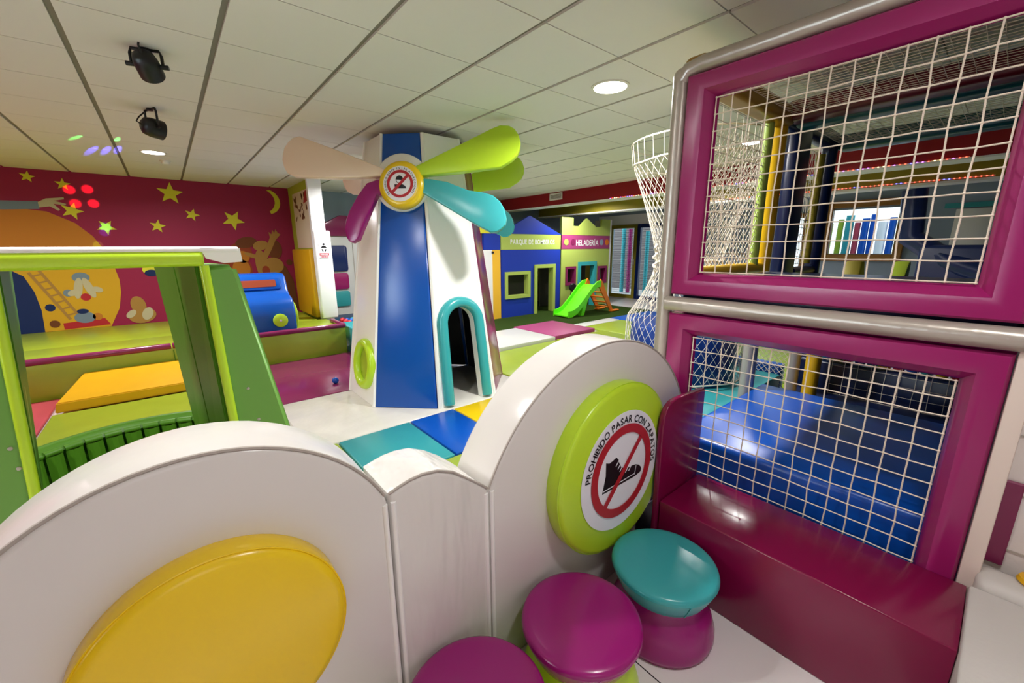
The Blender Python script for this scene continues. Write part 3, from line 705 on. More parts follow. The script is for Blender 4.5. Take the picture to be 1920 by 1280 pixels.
def hub(k, full, mirror=False):
    fr, L = wface(k); o, u, w, n = fr
    if k == 5: o = o + u * (.042)
    c = o + w * 2.01; F = (c, u, w, n)
    b = newbm(); lathe(b, [(0, 0), (.25, 0), (.252, .02), (.248, .04), (.235, .05), (0, .052)], c + w * .045 - u * .03, n, 56); hd = obj('hub', b, 'whitef', t)
    for pts, m, d in ((cream, 'cream', .055), (lime_, 'lime', .055), (teal_, 'teal', .05), (mag_, 'purple', .05)):
        b = newbm(); prism(b, [(-p[0], p[1]) for p in pts][::-1] if mirror else pts, F, d, d + .075, .014, 3); obj('sail', b, m, t, 28)
    b = newbm(); lathe(b, [(0, .05), (.19, .05), (.2, .065), (.2, .125), (.19, .145), (.17, .155), (.15, .157), (0, .157)], c, n, 56); obj('hub_cushion', b, 'yellow', hd)
    if not full: return
    b = newbm(); prism(b, disc_pts(.148), F, .156, .1585); obj('sign_face', b, 'signwhite', hd, 0)
    b = newbm(); ring_flat(b, .093, .116, F, .1585, .1605); q = .707
    prism(b, [(.083 * q + .078 * q, .083 * q - (-.078) * q - .022) if False else (.077, .06), (.06, .077), (-.077, -.06), (-.06, -.077)], F, .1585, .1603); obj('ban_ring', b, 'signred', hd, 0)
    b = newbm()
    prism(b, disc_pts(.033, 24, c=(-.005, .036)), F, .1585, .1592)
    prism(b, [(-.03, -.04), (-.028, -.012), (-.005, -.004), (.02, -.004), (.045, -.018), (.056, -.04)], F, .1585, .1592)
    prism(b, [(-.05, -.004), (-.02, -.004), (-.024, -.035), (-.046, -.035)], F, .1585, .1592)
    obj('figure', b, 'black', hd, 0)
    b = newbm(); prism(b, disc_pts(.027, 20, PI, 2 * PI, c=(-.004, .034)), F, .1592, .1596); obj('figure_face', b, 'signwhite', hd, 0)
    b = newbm(); text_arc(b, 'PROHIBIDO BEBER EN LAS ATRACCIONES', .0235, .123, math.radians(222), math.radians(-38), F, .1588); obj('lettering', b, 'black', hd, 0)
hub(5, True); hub(1, False, True)

# ================================================================== CLOUD WALL
t = thing('cloud_wall', 'white padded cloud shaped barrier with round cushions in the foreground', 'padded wall', (.7, 1.05, 0))
Y0, Y1 = .95, 1.15
FCL = frm((0, Y1, 0), X, Zv)     # normal -y ; depth 0 = back, .2 = front
def circ(cx, cz, r, a0, a1, n): return [(cx + r * math.cos(math.radians(a)), cz + r * math.sin(math.radians(a))) for a in rng(a0, a1, n)]
left_top = circ(-.03, .689, .42, 180, 25, 34)
L_out = [(-.45, 0)] + left_top + [(.358, .84), (.358, 0)]
random.seed(5)
M_top = [(.362, .864), (.39, .872), (.425, .88), (.463, .882), (.51, .876), (.56, .852), (.61, .816), (.655, .776), (.686, .745)]
M_out = [(.362, 0)] + M_top + [(.686, 0)]
R_top = circ(1.30, .465, .67, 155.5, -8, 46)
R_out = [(.690, 0)] + R_top + [(1.86, .27), (1.57, .24), (1.56, 0)]
for pts, top, nm, wm in ((L_out, left_top, 'lobe', 'white'), (M_out, M_top, 'lobe', 'wrinkle'), (R_out, R_top, 'lobe', 'white')):
    b = newbm(); prism(b, pts, FCL, 0, Y1 - Y0, .014, 3); lo = obj(nm, b, wm, t, 50)
    b = newbm(); tube(b, [V((p[0], Y0 + .005, p[1] + (random.uniform(-.003, .003) if wm == 'wrinkle' else 0))) for p in top], .0042, 6); obj('piping', b, 'seam', lo)
b = newbm(); box(b, (1.575, .985, 0), (1.85, 1.1, .255)); obj('gap_shade', b, 'black', t, 0)  # black block stands for the shade in the gap beside the bench
for x in (.36, .688):
    for s in (-.012, .012):
        b = newbm(); cyl(b, (x + s, Y0 + .001, .0), (x + s, Y0 + .001, .84 if x < .5 else .735), .008, 8); obj('seam_piping', b, 'whitef', t)
def cushion(cx, cz, r, m):
    b = newbm(); lathe(b, [(0, 0), (r, 0), (r + .002, .004), (r + .002, .052), (r - .004, .064), (r - .02, .07), (0, .073)], (cx, Y0, cz), -Y, 72); cu = obj('round_cushion', b, m, t)
    b = newbm(); tube(b, [V((cx + (r + .001) * math.cos(a), Y0 - .057, cz + (r + .001) * math.sin(a))) for a in [2 * PI * k / 72 for k in range(72)]], .0022, 5, True); obj('cushion_piping', b, m, cu); return cu
cu = cushion(-.026, .678, .237, 'yellow'); cu['label'] = 'yellow round cushion'
cu = cushion(1.309, .612, .362, 'lime'); cu['label'] = 'lime round cushion with a no shoes sign'
FSG = frm((1.309, Y0 - .073, .61), X, Zv)
b = newbm(); prism(b, disc_pts(.255, 64), FSG, 0, .002); obj('sign_face', b, 'signwhite', cu, 0)
b = newbm(); ring_flat(b, .163, .2, FSG, .0045, .0065, 64); prism(b, [(.123, .108), (.105, .123), (-.124, -.118), (-.104, -.135)], FSG, .005, .0062); obj('ban_ring', b, 'signred', cu, 0)
shoe = [(-.128, -.058), (-.11, .014), (-.112, .072), (-.09, .063), (-.068, .067), (-.046, .073), (-.032, .06), (-.026, .042), (-.012, .02), (.012, .004), (.04, -.003), (.066, -.003), (.095, -.008), (.116, -.017), (.134, -.033), (.138, -.045), (.132, -.056), (.09, -.062), (-.013, -.06), (-.084, -.059)]
b = newbm(); prism(b, shoe, FSG, .002, .0032); obj('shoe', b, 'black', cu, 0)
b = newbm()
prism(b, [(-.124, -.05), (-.023, -.05), (.088, -.049), (.088, -.046), (-.023, -.046), (-.123, -.046)], FSG, .0032, .0038)
for k, (px, pz) in enumerate(((-.034, .052), (-.02, .034), (-.006, .019), (.012, .006), (.034, .0), (.056, -.001))):
    prism(b, [(px - .016, pz - .016), (px - .012, pz - .018), (px + .008, pz + .004), (px + .004, pz + .006)], FSG, .0032, .0038)
prism(b, [(.086, -.052), (.089, -.052), (.098, -.012), (.095, -.011)], FSG, .0032, .0038)
obj('shoe_lines', b, 'signwhite', cu, 0)
b = newbm(); text_arc(b, 'PROHIBIDO PASAR CON ZAPATOS', .041, .2065, math.radians(174), math.radians(-9), FSG, .0034); obj('lettering', b, 'black', cu, 0)

# ================================================================== STOOLS
def stool(x, y, top, bot, label):
    t = thing('padded_stool', label, 'stool', (x, y, 0), 'padded stools in front of the cloud wall')
    b = newbm(); lathe(b, [(0, 0), (.18, 0), (.198, .006), (.204, .025), (.202, .055), (.19, .095), (.17, .14), (.155, .17), (.15, .195), (.15, .204), (0, .204)], (x, y, 0), Zv, 56); obj('base', b, bot, t, 60)
    b = newbm(); lathe(b, [(0, .198), (.16, .198), (.168, .201), (.18, .225), (.191, .25), (.1985, .27), (.2, .279), (.197, .288), (.188, .2945), (.17, .298), (.13, .301), (.07, .3025), (0, .303)], (x, y, 0), Zv, 56); s = obj('seat', b, top, t, 60)
    b = newbm(); tube(b, [V((x + .1985 * math.cos(a), y + .1985 * math.sin(a), .275)) for a in [2 * PI * k / 60 for k in range(60)]], .0022, 5, True); obj('seat_piping', b, top, s)
    b = newbm(); a = -2.15; tube(b, [V((x + r * math.cos(a), y + r * math.sin(a), z)) for r, z in ((.168, .2), (.1805, .225), (.192, .25), (.2, .272))], .0025, 5); obj('seat_seam', b, top, s)
stool(1.335, .678, 'teal', 'purple', 'teal topped stool with purple base beside the magenta bench')
stool(.896, .725, 'purple', 'lime', 'magenta topped stool with lime base, between the teal stool and another')
stool(.474, .735, 'purple', 'lime', 'magenta topped stool cut by the bottom edge, farthest from the bench')

# ================================================================== BENCH STEP
t = thing('padded_step', 'long low magenta bench step under the netted tower', 'bench', (1.74, .38, 0))
b = newbm(); box(b, (1.56, -.0895, 0), (1.9185, .838, .378), .006, 2); obj('step', b, 'magdark', t)
b = newbm(); FE = frm((0, .868, 0), X, Zv)
ep = [(1.548, 0), (1.915, 0), (1.915, .822), (1.9, .835), (1.66, .845), (1.61, .84), (1.575, .82), (1.555, .785), (1.548, .74)]
prism(b, ep, FE, 0, .026, .005); obj('end_panel', b, 'magdark', t)

# ================================================================== NETTED TOWER
t = thing('netted_tower', 'magenta padded climbing tower with white nets and silver posts', 'climbing frame', (2.5, .5, 0))
XF = 1.922
def pad_frame(o0, o1, i0, i1):
    """padded rectangular frame, outer (y,z) o0..o1, inner i0..i1, mitred"""
    prof = [(0, .07), (0, .03), (.03, .008), (.1, .0), (.45, -.003), (.68, .001), (.76, .012), (.9, .028), (1.0, .05), (1.0, .07)]
    b = newbm(); oc = [(o0[0], o0[1]), (o1[0], o0[1]), (o1[0], o1[1]), (o0[0], o1[1])]; ic = [(i0[0], i0[1]), (i1[0], i0[1]), (i1[0], i1[1]), (i0[0], i1[1])]
    for k in range(4):
        k2 = (k + 1) % 4; R = []
        for q in (k, k2):
            R.append([b.verts.new((XF + d, oc[q][0] + (ic[q][0] - oc[q][0]) * s, oc[q][1] + (ic[q][1] - oc[q][1]) * s)) for s, d in prof])
        for j in range(len(prof)):
            j2 = (j + 1) % len(prof); b.faces.new((R[0][j], R[0][j2], R[1][j2], R[1][j]))
    bmesh.ops.remove_doubles(b, verts=b.verts[:], dist=1e-5); bmesh.ops.recalc_face_normals(b, faces=b.faces[:]); return b
p = obj('upper_panel', pad_frame((-.06, 1.267), (1.072, 2.248), (.055, 1.375), (.947, 2.14)), 'mag', t, 35)
def sag(a, c): return V((1.952 + .012 * math.sin(PI * (a - .05) / .9), a, c))
b = newbm(); net_patch(b, sag, rng(.06, .942, 14), rng(1.382, 2.134, 12), .0027, .0026); obj('net', b, 'net', p)
p = obj('lower_panel', pad_frame((-.06, .25), (1.072, 1.178), (.045, .29), (.948, 1.066)), 'mag', t, 35)
b = newbm(); net_patch(b, sag, rng(.05, .943, 14), rng(.3, 1.062, 13), .0027, .0026); obj('net', b, 'net', p)
b = newbm(); cyl(b, (1.955, 1.112, 0), (1.955, 1.112, 2.26), .038, 24); sphere(b, (1.955, 1.112, 2.26), .039, 20); obj('post', b, 'silver', t)
b = newbm(); tube(b, [(1.955, 1.112, 2.235), (1.955, 1.08, 2.278), (1.955, 1.02, 2.286), (1.955, -.08, 2.286)], .037, 20); obj('top_rail', b, 'silver', t)
b = newbm(); cyl(b, (1.93, 1.085, 1.222), (1.93, -.08, 1.222), .0365, 24); obj('middle_rail', b, 'silver', t)
b = newbm(); cyl(b, (1.99, -.12, 0), (1.99, -.12, .3), .036, 20)
b.free()
# inner structure
def diag(bb, P, us, ws, r):
    for s in (1, -1):
        for k in range(-len(ws), len(us) + len(ws)):
            pts = [P(us[k + s * j], ws[j]) for j in range(len(ws)) if 0 <= k + s * j < len(us)]
            if len(pts) > 1: tube(bb, pts, r, 4)
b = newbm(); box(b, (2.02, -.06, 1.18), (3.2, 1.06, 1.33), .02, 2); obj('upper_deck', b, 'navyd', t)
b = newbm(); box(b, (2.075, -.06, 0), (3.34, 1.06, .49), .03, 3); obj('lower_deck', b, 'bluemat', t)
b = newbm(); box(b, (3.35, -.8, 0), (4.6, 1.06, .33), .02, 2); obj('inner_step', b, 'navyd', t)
b = newbm(); cyl(b, (3.16, 1.1, 1.33), (3.16, 1.1, 2.36), .052, 20); obj('post', b, 'yellowpost', t)
b = newbm(); cyl(b, (3.16, 1.1, 0), (3.16, 1.1, 1.18), .048, 20); obj('post', b, 'silver', t)
b = newbm(); cyl(b, (3.0, 1.1, 1.36), (3.0, 1.1, 2.3), .03, 16); obj('post', b, 'postlime', t)
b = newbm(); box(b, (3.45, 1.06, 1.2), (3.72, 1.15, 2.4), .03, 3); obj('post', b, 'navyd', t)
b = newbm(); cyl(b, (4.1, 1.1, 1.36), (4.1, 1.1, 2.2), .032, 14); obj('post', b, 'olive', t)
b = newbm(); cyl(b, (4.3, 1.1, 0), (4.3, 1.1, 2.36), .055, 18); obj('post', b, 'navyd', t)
b = newbm(); cyl(b, (3.7, .84, .33), (3.7, .84, 1.2), .05, 18); obj('post', b, 'yellowpost', t)
b = newbm(); cyl(b, (3.74, .975, .33), (3.74, .975, 1.2), .042, 18); obj('post', b, 'silver', t)
b = newbm(); cyl(b, (2.02, 1.1, 1.36), (3.12, 1.1, 1.36), .034, 16); obj('side_rail', b, 'yellowpost', t)
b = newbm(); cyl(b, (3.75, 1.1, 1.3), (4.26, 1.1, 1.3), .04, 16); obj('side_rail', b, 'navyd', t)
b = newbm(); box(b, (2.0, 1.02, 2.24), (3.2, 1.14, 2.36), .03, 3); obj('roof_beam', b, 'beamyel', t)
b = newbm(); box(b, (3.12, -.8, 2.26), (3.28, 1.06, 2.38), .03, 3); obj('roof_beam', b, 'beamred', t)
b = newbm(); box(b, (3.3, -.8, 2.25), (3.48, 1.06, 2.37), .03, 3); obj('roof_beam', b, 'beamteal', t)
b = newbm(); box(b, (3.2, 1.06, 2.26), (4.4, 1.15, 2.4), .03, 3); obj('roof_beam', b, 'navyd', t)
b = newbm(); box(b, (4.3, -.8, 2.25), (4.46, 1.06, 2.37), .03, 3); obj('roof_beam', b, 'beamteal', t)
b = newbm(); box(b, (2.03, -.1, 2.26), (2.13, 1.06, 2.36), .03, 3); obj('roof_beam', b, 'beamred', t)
b = newbm(); net_patch(b, lambda a, c: V((a, c, 2.30)), rng(2.14, 3.12, 26), rng(-.08, 1.02, 24), .0016, .002); obj('roof_net', b, 'net', t)
b = newbm(); net_patch(b, lambda a, c: V((a, c, 2.30)), rng(3.49, 4.3, 20), rng(-.3, 1.04, 26), .0016, .002); obj('roof_net', b, 'net', t)
b = newbm(); net_patch(b, lambda a, c: V((a, 1.1, c)), rng(2.02, 2.98, 12), rng(1.38, 2.22, 12), .0022, .003); diag(b, lambda a, c: V((a, 1.1, c)), rng(2.02, 2.98, 20), rng(1.38, 2.12, 16), .0018); obj('side_net', b, 'net', t)
b = newbm(); net_patch(b, lambda a, c: V((a, 1.1, c)), rng(3.74, 4.08, 9), rng(1.36, 2.2, 16), .0022, .006); obj('side_net', b, 'net', t)
b = newbm(); net_patch(b, lambda a, c: V((3.99, a, c)), rng(-.6, .78, 18), rng(.1, .8, 10), .002, .003); obj('pool_net', b, 'net', t)
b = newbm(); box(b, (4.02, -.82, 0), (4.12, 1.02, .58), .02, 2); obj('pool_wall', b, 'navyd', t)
b = newbm(); box(b, (4.24, 1.2, .0), (4.36, 2.5, .42), .02, 3); obj('pool_wall', b, 'bluemat', t)
b = newbm()
N = 24
diag(b, lambda a, c: V((4.2, a, c)), rng(1.15, 2.45, 27), rng(.02, .62, 13), .0028); obj('pool_net', b, 'net', t)
# net tube (hourglass climbing net) beside the tower
t2 = thing('net_tube', 'hourglass shaped white climbing net tube with blue base left of the silver post', 'climbing net', (3.5, 1.8, 0))
def rad(z):
    return .27 + .24 * max(0, (z - 1.38) / .8) ** 1.3 if z > 1.38 else .27 + .225 * min(1, max(0, (1.38 - z) / .5)) ** 1.6
zs = rng(.4, 2.17, 33)
b = newbm()
for s in (1, -1):
    for k in range(44):
        tube(b, [V((3.5 + rad(z) * math.cos(2 * PI * (k + s * .5 * j) / 44), 1.8 + rad(z) * math.sin(2 * PI * (k + s * .5 * j) / 44), z)) for j, z in enumerate(zs)], .0017, 4)
obj('net', b, 'net', t2)
b = newbm()
for k in range(34): tube(b, [V((3.5 + .51 * math.cos(2 * PI * k / 34), 1.8 + .51 * math.sin(2 * PI * k / 34), 2.17)), V((3.5 + .53 * math.cos(2 * PI * k / 34), 1.8 + .53 * math.sin(2 * PI * k / 34), 2.33))], .002, 4)
tube(b, [V((3.5 + .53 * math.cos(2 * PI * k / 34), 1.8 + .53 * math.sin(2 * PI * k / 34), 2.33)) for k in range(34)], .006, 8, True); obj('hanging_cords', b, 'net', t2)
for z in (.4, 1.38, 2.17):
    b = newbm(); tube(b, [V((3.5 + rad(z) * math.cos(2 * PI * k / 40), 1.8 + rad(z) * math.sin(2 * PI * k / 40), z + .006 * math.sin(k))) for k in range(40)], .007, 8, True); obj('rope_ring', b, 'net', t2)
b = newbm()
for k in range(26): tube(b, [V((3.5 - .27 + .02 * math.sin(k * 1.7) + .02, 1.8 + .17 + .012 * math.cos(k * 2.1), .95 + k * .022)), V((3.5 - .27 + .02 * math.sin(k * 1.7 + 1.7) + .02, 1.8 + .17 + .012 * math.cos(k * 2.1 + 2.1), .972 + k * .022))], .009, 6)
obj('lacing', b, 'net', t2)
b = newbm(); lathe(b, [(0, 0), (.43, 0), (.45, .03), (.45, .44), (.43, .47), (0, .48)], (3.5, 1.8, .361), Zv, 40); obj('base_pad', b, 'midblue', t2)
b = newbm(); box(b, (2.25, 1.17, .001), (4.15, 2.4, .36), .015, 2); tag(obj('foam_block', b, 'tealmat'), 'teal foam block seen through the lower net, carrying the net tube', 'foam block')
# toys on the upper deck and beyond
b = newbm(); FT = frm((0, .98, 0), X, Zv)
def toy(name, pts, y, d, m, label, cat='foam toy'):
    bb = newbm(); prism(bb, pts, frm((0, y, 0), X, Zv), 0, d, .015, 2); tag(obj(name, bb, m), label, cat)
toy('foam_wedge', [(4.7, .331), (5.05, .331), (5.05, 1.2), (4.95, 1.36), (4.86, 1.36), (4.8, 1.22), (4.7, 1.18)], .98, .12, 'olive', 'olive foam seat seen through the upper net, left of a second one', 'foam seat')
toy('foam_wedge', [(4.7, .331), (5.05, .331), (5.05, 1.36), (4.96, 1.36), (4.84, 1.24), (4.7, 1.2)], .66, .1, 'limemat', 'lime and plum foam seat seen through the upper net, right of the olive one', 'foam seat')
b = newbm(); box(b, (4.65, -.6, 0.0), (5.1, 1.05, .33), .02, 2); tag(obj('foam_plinth', b, 'tealmat'), 'low teal plinth carrying the two foam seats behind the tower', 'foam block')
# navy tube slide and board behind
t = thing('tube_slide', 'dark navy slide body seen through the right of the upper net', 'slide', (7.6, .3, 0))
b = newbm(); box(b, (7.4, -.7, 0), (7.9, .78, 1.5), .05, 3); obj('body', b, 'navy', t)
b = newbm(); tube(b, [(7.6, .95, 2.2), (7.6, .9, 1.6), (7.5, .5, 1.3), (7.4, 0, 1.1)], .13, 14); obj('tube', b, 'navy', t)
b = newbm(); box(b, (XE - .03, .2, 1.5), (XE - .004, .75, 2.1), .004, 1); tag(obj('notice_board', b, 'housewhite'), 'pale notice board on the far wall right of the brown window', 'notice board')
b = newbm(); box(b, (XE - .02, -.3, 2.12), (XE - .002, .9, 2.2)); tag(obj('wall_stripe', b, 'tealmat'), 'teal strip above the pale notice board', 'wall panel')
random.seed(11)
for k in range(12):
    m = ('pinkball', 'yellow', 'tealmat', 'blue')[k % 4]; y = .1 + k * .075
    b = newbm(); sphere(b, (4.07, y, .618), .037, 12); o = obj('pool_ball', b, m)
    nm = {'pinkball': 'red', 'blue': 'blue', 'tealmat': 'teal', 'yellow': 'yellow'}[m]
    tag(o, f'{nm} ball on the navy pool wall inside the tower', 'ball', f'{nm} balls on the navy pool wall')

# ================================================================== WHITE COUNTER (lower right)
t = thing('white_counter', 'white low counter cut by the lower right corner', 'counter', (1.5, -.5, 0))
b = newbm(); box(b, (.7, -1.0, 0), (1.86, -.0905, .42), .008, 3); obj('top', b, 'boxgrey', t)
b = newbm(); box(b, (1.86, -1.0, 0), (1.985, -.1, .45), .03, 4); obj('back_ledge', b, 'boxgrey', t)
b = newbm(); lathe(b, [(0, 0), (.04, 0), (.045, .006), (.04, .018), (.02, .022), (0, .023)], (1.955, -.225, .452), Zv, 24); tag(obj('yellow_dish', b, 'yellowb'), 'small yellow object at the right edge on the white ledge', 'dish')

# ================================================================== GREEN COCKPIT
t = thing('green_cockpit', 'green padded cockpit with round quilted tub and white topped window frame', 'soft play vehicle', (-.2, 2.6, 0))
tc = V((-.27, 2.70, 0)); TR = .63
b = newbm()
nseg = 30
lathe(b, [(TR - .03, .03), (TR + .06, .03), (TR + .06, .44), (TR + .045, .46), (TR + .02, .465), (TR - .0, .455), (TR - .012, .44), (TR - .03, .42)], tc, Zv, 60); tub = obj('tub', b, 'greend', t, 60)
b = newbm()
for k in range(44):
    a0 = 2 * PI * k / 44 + .01; a1 = 2 * PI * (k + 1) / 44 - .01
    P = []
    for a in rng(a0, a1, 4):
        P.append(a)
    for a, c in zip(P, P[1:]):
        bu = lambda q: TR - .03 - .022 * math.sin(PI * (q - a0) / (a1 - a0))
        q4 = [tc + V((bu(a) * math.cos(a), bu(a) * math.sin(a), .05)), tc + V((bu(c) * math.cos(c), bu(c) * math.sin(c), .05)), tc + V((bu(c) * math.cos(c), bu(c) * math.sin(c), .41)), tc + V((bu(a) * math.cos(a), bu(a) * math.sin(a), .41))]
        b.faces.new([b.verts.new(z) for z in q4])
    q = [tc + V((TR * math.cos(a), TR * math.sin(a), .425)) for a in P]
    tube(b, [tc + V(((TR - .02) * math.cos(a), (TR - .02) * math.sin(a), .422)) for a in P], .02, 8)
obj('quilted_lining', b, 'greend', t, 60)
b = newbm(); lathe(b, [(0, .031), (TR - .04, .031), (TR - .04, .05), (0, .05)], tc, Zv, 40); obj('tub_floor', b, 'greend', t)
def fin(bot, top, m):
    """bot/top: 4 corner points (ccw) of the lower and upper ends"""
    bb = newbm(); lo = [bb.verts.new(v) for v in bot]; hi = [bb.verts.new(v) for v in top]
    bb.faces.new(lo[::-1]); bb.faces.new(hi)
    for k in range(4): bb.faces.new((lo[k], lo[(k + 1) % 4], hi[(k + 1) % 4], hi[k]))
    bmesh.ops.recalc_face_normals(bb, faces=bb.faces[:]); return bb
def lerp3(a, c, s): return V(a) + (V(c) - V(a)) * s
# right fin: front face towards the camera, inner side runs back towards the tub centre
rt = [V((.098, 1.90, 1.445)), V((.205, 1.90, 1.445)), V((.16, 2.2, 1.445)), V((-.03, 2.3, 1.445))]
rb = [V((.115, 1.90, .46)), V((.36, 1.90, .46)), V((.33, 2.2, .46)), V((.016, 2.3, .46))]
ext = lambda hi, lo: [h + (l - h) * ((1.445 - .035) / (1.445 - .46)) for h, l in zip(hi, lo)]
bb = fin(ext(rt, rb), rt, 'green'); bmesh.ops.bevel(bb, geom=[e for e in bb.edges], offset=.018, segments=3, affect='EDGES'); fr_ = obj('frame_post', bb, 'green', t, 50)
bb = newbm(); off = V((-.006, -.0, 0)); 
obj('post_piping', (lambda q: (tube(q, [lerp3(rb[0], rt[0], s) + V((.006, -.006, 0)) for s in rng(0, 1, 6)], .016, 10), q)[1])(newbm()), 'lime', fr_)
# dark inner panels
def slab(p0, p1, q0, q1, n, d, m, parent, nm):
    """quad p0-p1 (bottom) q0-q1 (top) thickened along n"""
    bb = newbm(); n = V(n) * d
    a = [bb.verts.new(v) for v in (p0, p1, q1, q0)]; c = [bb.verts.new(V(v) + n) for v in (p0, p1, q1, q0)]
    bb.faces.new(a); bb.faces.new(c[::-1])
    for k in range(4): bb.faces.new((a[k], c[k], c[(k + 1) % 4], a[(k + 1) % 4]))
    bmesh.ops.recalc_face_normals(bb, faces=bb.faces[:]); bmesh.ops.bevel(bb, geom=bb.edges[:], offset=.004, segments=2, affect='EDGES'); return obj(nm, bb, m, parent)
for s0, s1 in ((.05, .5), (.51, 1.0)):
    slab(lerp3(rb[0], rb[3], s0), lerp3(rb[0], rb[3], s1), lerp3(rt[0], rt[3], s0), lerp3(rt[0], rt[3], s1), (-.9, -.3, 0), .016, 'greend', fr_, 'inner_panel')
cxm = -.13
lt = [V((-.52, 1.90, 1.445)), V((-.395, 1.90, 1.445)), V((-.405, 2.1, 1.445)), V((-.50, 2.1, 1.445))]
lb = [V((-.72, 1.90, .46)), V((-.448, 1.90, .46)), V((-.49, 2.1, .46)), V((-.68, 2.1, .46))]
bb = fin(ext(lt, lb), lt, 'green'); bmesh.ops.bevel(bb, geom=[e for e in bb.edges], offset=.018, segments=3, affect='EDGES'); fl_ = obj('frame_post', bb, 'green', t, 50)
obj('post_piping', (lambda q: (tube(q, [lerp3(lb[1], lt[1], s) + V((-.004, -.006, 0)) for s in rng(0, 1, 6)], .014, 10), q)[1])(newbm()), 'lime', fl_)
slab(lerp3(lb[1], lb[2], .08), lerp3(lb[1], lb[2], 1), lerp3(lt[1], lt[2], .08), lerp3(lt[1], lt[2], 1), (.9, -.1, 0), .012, 'greend', fl_, 'inner_panel')
for post, pts in ((fr_, ((.18, .95), (.2, .81))), (fl_, ((-.47, 1.05), (-.46, .9), (-.455, .83)))):
    for x, z in pts:
        b = newbm(); sphere(b, (x, 1.899, z), .0065, 10, (1, .5, 1)); obj('tuft_button', b, 'silver', post)
b = newbm(); cyl(b, (-.5, 1.872, 1.474), (.105, 1.872, 1.474), .031, 20, .01); obj('top_bar', b, 'lime', t)
b = newbm(); box(b, (-.58, 1.846, 1.492), (.215, 2.05, 1.512), .009, 3)
fl = [b.verts.new(v) for v in ((.098, 1.845, 1.508), (.218, 1.85, 1.506), (.224, 1.878, 1.456), (.165, 1.872, 1.452), (.112, 1.868, 1.47))]; b.faces.new(fl)
obj('white_cover', b, 'whitef', t)

# ================================================================== PLAYHOUSES
FH = frm((0, 6.83, 0), X, Zv)
def rect(x0, x1, z0, z1): return [(x0, z0), (x1, z0), (x1, z1), (x0, z1)]
def wall_with_holes(b, x0, x1, z0, z1, holes, d0, d1):
    xs = sorted({x0, x1} | {h[0] for h in holes} | {h[1] for h in holes})
    for a, c in zip(xs, xs[1:]):
        m = (a + c) / 2; hs = sorted([h for h in holes if h[0] < m < h[1]], key=lambda h: h[2]); z = z0
        for h in hs:
            if h[2] > z: prism(b, rect(a, c, z, h[2]), FH, d0, d1)
            z = h[3]
        if z < z1: prism(b, rect(a, c, z, z1), FH, d0, d1)
def hframe(b, x0, x1, z0, z1, w, sill=True):
    prism(b, rect(x0, x0 + w, z0, z1), FH, -.12, .03); prism(b, rect(x1 - w, x1, z0, z1), FH, -.12, .03)
    prism(b, rect(x0 + w, x1 - w, z1 - w, z1), FH, -.12, .03)
    if sill: prism(b, rect(x0 + w, x1 - w, z0, z0 + w), FH, -.12, .03)
t = thing('fire_station_playhouse', 'blue playhouse front with lime sign band and pointed gable', 'playhouse', (6.3, 6.83, 0))
b = newbm(); wall_with_holes(b, 5.39, 7.17, .022, 1.46, [(5.48, 6.2, .42, 1.0), (6.33, 6.99, .022, 1.13)], -.06, 0); obj('wall_panel', b, 'housewall', t, 0)
b = newbm(); prism(b, rect(5.39, 7.17, 1.465, 1.785), FH, -.06, .004); sb = obj('sign_band', b, 'houselime', t, 0)
b = newbm(); text_line(b, 'PARQUE DE BOMBEROS', .145, FH, (6.3, 1.575), .006, .1, .78); obj('lettering', b, 'housewhite', sb, 0)
b = newbm(); prism(b, [(5.37, 1.79), (7.19, 1.79), (6.2, 2.18)], FH, -.06, .002); obj('gable', b, 'housewall', t, 0)
b = newbm(); hframe(b, 5.48, 6.2, .42, 1.0, .07); obj('window_frame', b, 'houselime', t, 0)
b = newbm(); hframe(b, 6.33, 6.99, .022, 1.13, .08, False); obj('door_frame', b, 'houselime', t, 0)
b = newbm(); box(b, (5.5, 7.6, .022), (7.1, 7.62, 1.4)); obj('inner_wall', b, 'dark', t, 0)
t = thing('ice_cream_playhouse', 'lime playhouse front with magenta sign band and castle top', 'playhouse', (8.1, 6.83, 0))
b = newbm(); wall_with_holes(b, 7.2, 9.02, .022, 1.46, [(7.35, 7.71, .6, 1.05), (7.8, 8.5, .022, 1.15), (8.57, 8.93, .58, 1.03)], -.06, 0); obj('wall_panel', b, 'houselime', t, 0)
b = newbm(); prism(b, rect(7.2, 9.02, 1.465, 1.785), FH, -.06, .004); sb = obj('sign_band', b, 'housemag', t, 0)
b = newbm(); text_line(b, 'HELADER\u00cdA', .19, FH, (8.13, 1.545), .006, .07, .82); obj('lettering', b, 'housewhite', sb, 0)
for cx, m in ((7.36, 'houselime'), (7.6, 'plum'), (8.68, 'wall_grey'), (8.9, 'orange')):
    b = newbm(); prism(b, disc_pts(.075, 20, c=(cx, 1.625)), FH, .004, .01); obj('dot', b, m, sb, 0)
b = newbm(); prism(b, [(7.2, 1.79), (9.02, 1.79), (9.02, 2.19), (8.68, 2.19), (8.68, 2.0), (8.45, 2.0), (8.1, 2.19), (7.84, 2.0), (7.6, 2.0), (7.6, 2.19), (7.2, 2.19)], FH, -.06, .002); obj('castle_top', b, 'houselime', t, 0)
b = newbm(); hframe(b, 7.35, 7.71, .6, 1.05, .06); obj('window_frame', b, 'plum', t, 0)
b = newbm(); hframe(b, 8.57, 8.93, .58, 1.03, .06); obj('window_frame', b, 'plum', t, 0)
b = newbm(); hframe(b, 7.8, 8.5, .022, 1.15, .09, False); obj('door_frame', b, 'teal', t, 0)
b = newbm(); prism(b, rect(9.02, 9.08, .022, 2.19), FH, -.5, .0); obj('side_edge', b, 'housewhite', t, 0)
b = newbm(); box(b, (7.25, 7.6, .022), (9.0, 7.62, 1.4)); obj('inner_wall', b, 'dark', t, 0)
